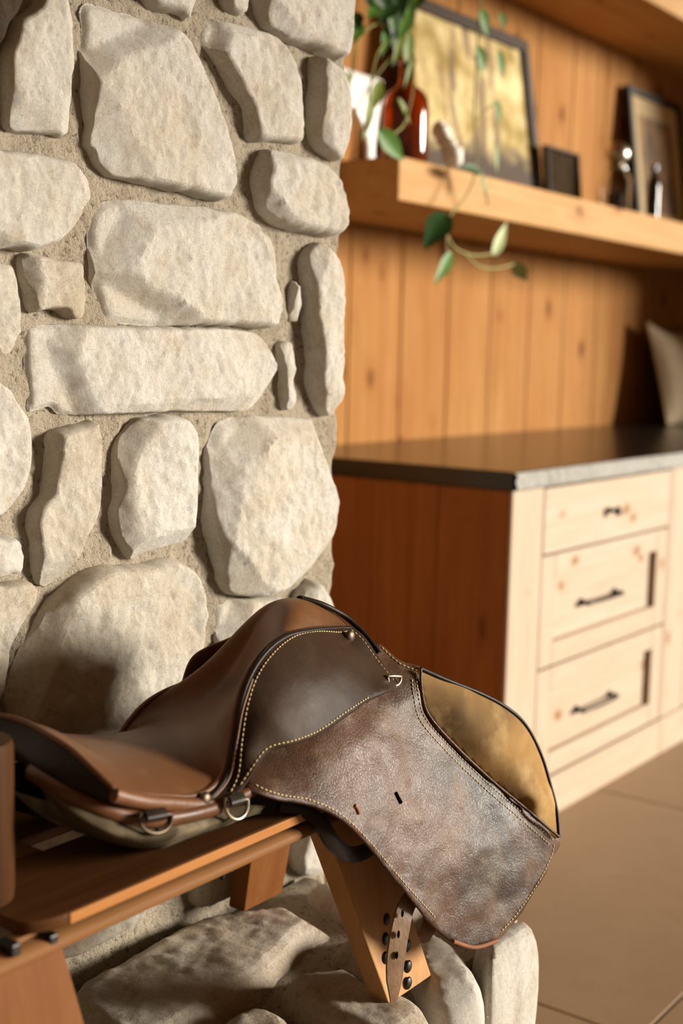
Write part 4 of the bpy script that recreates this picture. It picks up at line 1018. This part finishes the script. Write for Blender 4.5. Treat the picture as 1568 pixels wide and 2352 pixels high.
for (pts_, nm, m_) in (([(912, 1822), (917, 1832), (924, 1845)], 'slot', 'hole'), ([(814, 1850), (819, 1858), (822, 1870)], 'keeper', 'raw')):
    W_ = np.array([WY(a, b, float(fs([(a, b)])[0])) for a, b in pts_]); W_ = np.array([q+flap_wr(q) for q in W_]); tube(nm, resample(spline(W_, 4), 0.002), 0.0026, MAT[m_], flap, sides=8)
flap2 = mirror(flap, saddle, 'flap', k=0.75, lift=True)
# ---- suede knee pad
knee_o = [(966, 1536, 0.8769), (1020, 1560, 0.8627), (1100, 1592, 0.8424), (1160, 1624, 0.8261), (1205, 1664, 0.8148), (1240, 1730, 0.8025), (1262, 1800, 0.79), (1277, 1860, 0.777), (1283, 1922, 0.764), (1205, 1856, 0.792), (1128, 1792, 0.818), (1048, 1716, 0.8429), (984, 1642, 0.8602), (968, 1585, 0.8696)]
ks = Surf(knee_o+[(1140, 1710, .812), (1200, 1770, .795), (1060, 1630, .836), (1235, 1840, .777)])
knee = sheet('knee_pad', knee_o, Off(ks, -0.001), 0.006, MAT['suede'], saddle, 9, n=6); knee['label'] = 'tan suede knee pad'
welt(knee, knee_o[:9], ks, 0.0030, MAT['dark_leather'], 0.001, 'edge_binding', wy=True)
welt(knee, [k[:2] for k in (knee_o[8:]+knee_o[:1])], ks, 0.0020, MAT['flap'], 0.004, 'seam')
mirror(knee, saddle, k=0.75, lift=True)
# ---- skirt
skirt_o = [(468, 1842, 0.882), (498, 1816, 0.886), (520, 1776, 0.89), (534, 1704, 0.8945), (547, 1628, 0.8983), (570, 1556, 0.9053), (608, 1496, 0.9116), (655, 1460, 0.9168), (712, 1446, 0.9212), (765, 1441, 0.93), (806, 1440, 0.938), (836, 1462, 0.9252), (868, 1506, 0.9103), (902, 1548, 0.8922), (914, 1564, 0.887), (906, 1578, 0.8736), (850, 1606, 0.8638), (800, 1640, 0.8598), (740, 1682, 0.8576), (680, 1706, 0.8567), (622, 1722, 0.866), (592, 1756, 0.868), (556, 1808, 0.872), (528, 1834, 0.874), (486, 1854, 0.878)]
ss = Surf(skirt_o+[(700, 1570, .878), (790, 1530, .884), (620, 1640, .874), (560, 1730, .877)])
def skirt_wr(p): return np.array([0, -1, 0])*0.0015*noise.fractal(Vector(p)*14, 1, 2, 3)
skirt = sheet('skirt', skirt_o, Off(ss, -0.003), 0.0035, MAT['skirt'], saddle, 9, wr=skirt_wr); skirt['label'] = 'dark brown skirt with cream stitched border'
stitches(skirt, [(530, 1818), (548, 1776), (556, 1700), (568, 1624), (590, 1556), (628, 1500), (676, 1462), (728, 1450), (780, 1452), (802, 1448)], ss, 0.0052, wr=skirt_wr)
stitches(skirt, [(806, 1446), (832, 1468), (862, 1510), (896, 1552), (906, 1564)], ss, 0.0052, wr=skirt_wr)
stitches(skirt, [(846, 1602), (796, 1634), (736, 1676), (678, 1700), (618, 1716), (586, 1752), (550, 1806)], ss, 0.0052, wr=skirt_wr)
stitches(skirt, [(538, 1822), (514, 1836), (490, 1845), (478, 1848)], ss, 0.0052, wr=skirt_wr)
welt(skirt, [(474, 1840), (502, 1812), (523, 1774), (537, 1704), (550, 1628), (573, 1556), (611, 1498), (658, 1462), (714, 1448), (766, 1443), (804, 1442)], ss, 0.0026, MAT['dark_leather'], 0.004, 'dark_welt')
welt(skirt, [(482, 1840), (512, 1808), (530, 1774), (543, 1706), (556, 1632), (579, 1560)], ss, 0.0016, MAT['seat'], 0.0045, 'light_welt')
for (a, b) in ((803, 1462), (470, 1837)):
    w = WY(a, b, float(ss([(a, b)])[0])-0.0065); o = ball('rivet', w, 0.0085, MAT['brass'], skirt, (1, 0.55, 1))
osk = [(412, 1630, 1.06), (424, 1560, 1.06), (444, 1512, 1.06), (480, 1488, 1.058), (520, 1472, 1.055), (556, 1456, 1.05), (610, 1440, 1.045), (650, 1480, 1.04), (580, 1600, 1.045), (490, 1680, 1.055)]
o_ = sheet('skirt', osk, Surf(osk), 0.004, MAT['seat'], saddle, 10)
# pommel front binding
pb = wpx([(690, 1374, .98), (740, 1388, .965), (790, 1414, .955), (820, 1440, .943), (846, 1468, .928), (870, 1500, .912)])
b_ = tube('head_binding', resample(pb, 0.004), 0.0050, MAT['dark_leather'], saddle, sides=10, flat=0.7); mirror(b_, saddle)
# ---- strip under the seat edge
st_ = wpx([(262, 1826, .870), (330, 1842, .870), (400, 1847, .874), (470, 1850, .878), (520, 1842, .876)])
tube('seat_strip', resample(st_, 0.004), 0.0060, MAT['piping'], saddle, sides=8, flat=1.3)
# ---- D rings
def dring(parent, cx_, cy_, Y, w, h, r, mat, loop=True):
    pts = []
    for a in np.linspace(0.0, math.pi, 18): pts.append((cx_-w*math.cos(a), cy_+h*math.sin(a)))
    path = [(cx_-w, cy_-h*0.3)]+pts+[(cx_+w, cy_-h*0.3)]
    W = np.array([WY(a, b, Y) for a, b in path]); W = np.vstack([W, W[:1]])
    o = tube('d_ring', resample(W[:-1], 0.003), r, mat, parent, sides=8, closed=True); o['label'] = 'steel d ring'
    if loop:
        a = WY(cx_-w*0.62, cy_-h*0.45, Y-0.003); b = WY(cx_+w*0.62, cy_-h*0.75, Y-0.003); c = WY(cx_+w*0.62, cy_+h*0.12, Y-0.006); d = WY(cx_-w*0.62, cy_+h*0.35, Y-0.006)
        G = np.array([[a, b], [(a+d)/2-np.array([0, .004, 0]), (b+c)/2-np.array([0, .004, 0])], [d, c]]); G = np.array([spline(G[:, j], 4) for j in range(2)])
        G2 = np.stack([G[0]+(G[1]-G[0])*k for k in np.linspace(0, 1, 5)]); v, f = grid_data(G2); V = [tuple(q) for q in v]+[(q[0], q[1]+.003, q[2]) for q in v]; n_ = len(v)
        mk('ring_loop', V, f+[[i+n_ for i in q[::-1]] for q in f], MAT['dark_leather'], parent, True)
    return o
dring(saddle, 357, 1880, .862, 37, 34, 0.0020, MAT['brass'])
dring(saddle, 543, 1846, .866, 26, 36, 0.0020, MAT['steel'])
dring(saddle, 905, 1558, .880, 15, 17, 0.0020, MAT['steel'], False)
# ---- girth billets and dark loop under the flap
def strap(name, pts, w, th, mat, parent, side=None):
    P = resample(wpx(pts), 0.006); T = np.gradient(P, axis=0); T /= np.linalg.norm(T, axis=1)[:, None]
    nrm = np.array([-0.35, -0.93, 0.1]) if side is None else np.array(side, float); nrm /= np.linalg.norm(nrm); G = []
    wv = np.interp(np.linspace(0, 1, len(P)), np.linspace(0, 1, len(w)), w)
    for p_, t_, ww in zip(P, T, wv):
        s = np.cross(t_, nrm); s /= np.linalg.norm(s); n_ = np.cross(s, t_)
        G.append([p_+s*ww*a+n_*th*b for a, b in ((-.5, -.3), (-.47, .4), (-.2, .5), (.2, .5), (.47, .4), (.5, -.3), (.3, -.5), (-.3, -.5), (-.5, -.3))])
    v, f = grid_data(G); n = len(G); f.append(list(range(8))); f.append([(n-1)*9+k for k in range(8)][::-1])
    return mk(name, v, f, mat, parent, True, 50)
b1 = strap('billet', [(960, 2040, .815), (932, 2085, .813), (918, 2140, .812), (908, 2210, .812), (906, 2260, .813), (904, 2298, .815)], [.026, .027, .028, .028, .024, .010], .003, MAT['billet'], saddle)
b1['label'] = 'hanging leather billet strap with punched holes'
for (a, b) in ((924, 2098), (915, 2146), (911, 2194)):
    w = WY(a, b, .8095); ball('hole', w, 0.0036, MAT['hole'], b1, (0.7, 0.35, 1.35))
strap('billet', [(1000, 2060, .82), (990, 2110, .82), (980, 2145, .82), (976, 2164, .822)], [.026, .026, .024, .012], .003, MAT['billet'], saddle)
strap('girth_guard', [(640, 1850, .885), (700, 1862, .872), (738, 1895, .858), (764, 1935, .850), (800, 1962, .846), (842, 1954, .846), (880, 1925, .85)], [.014, .016, .018, .018, .018, .017, .016], .009, MAT['dark_leather'], saddle)
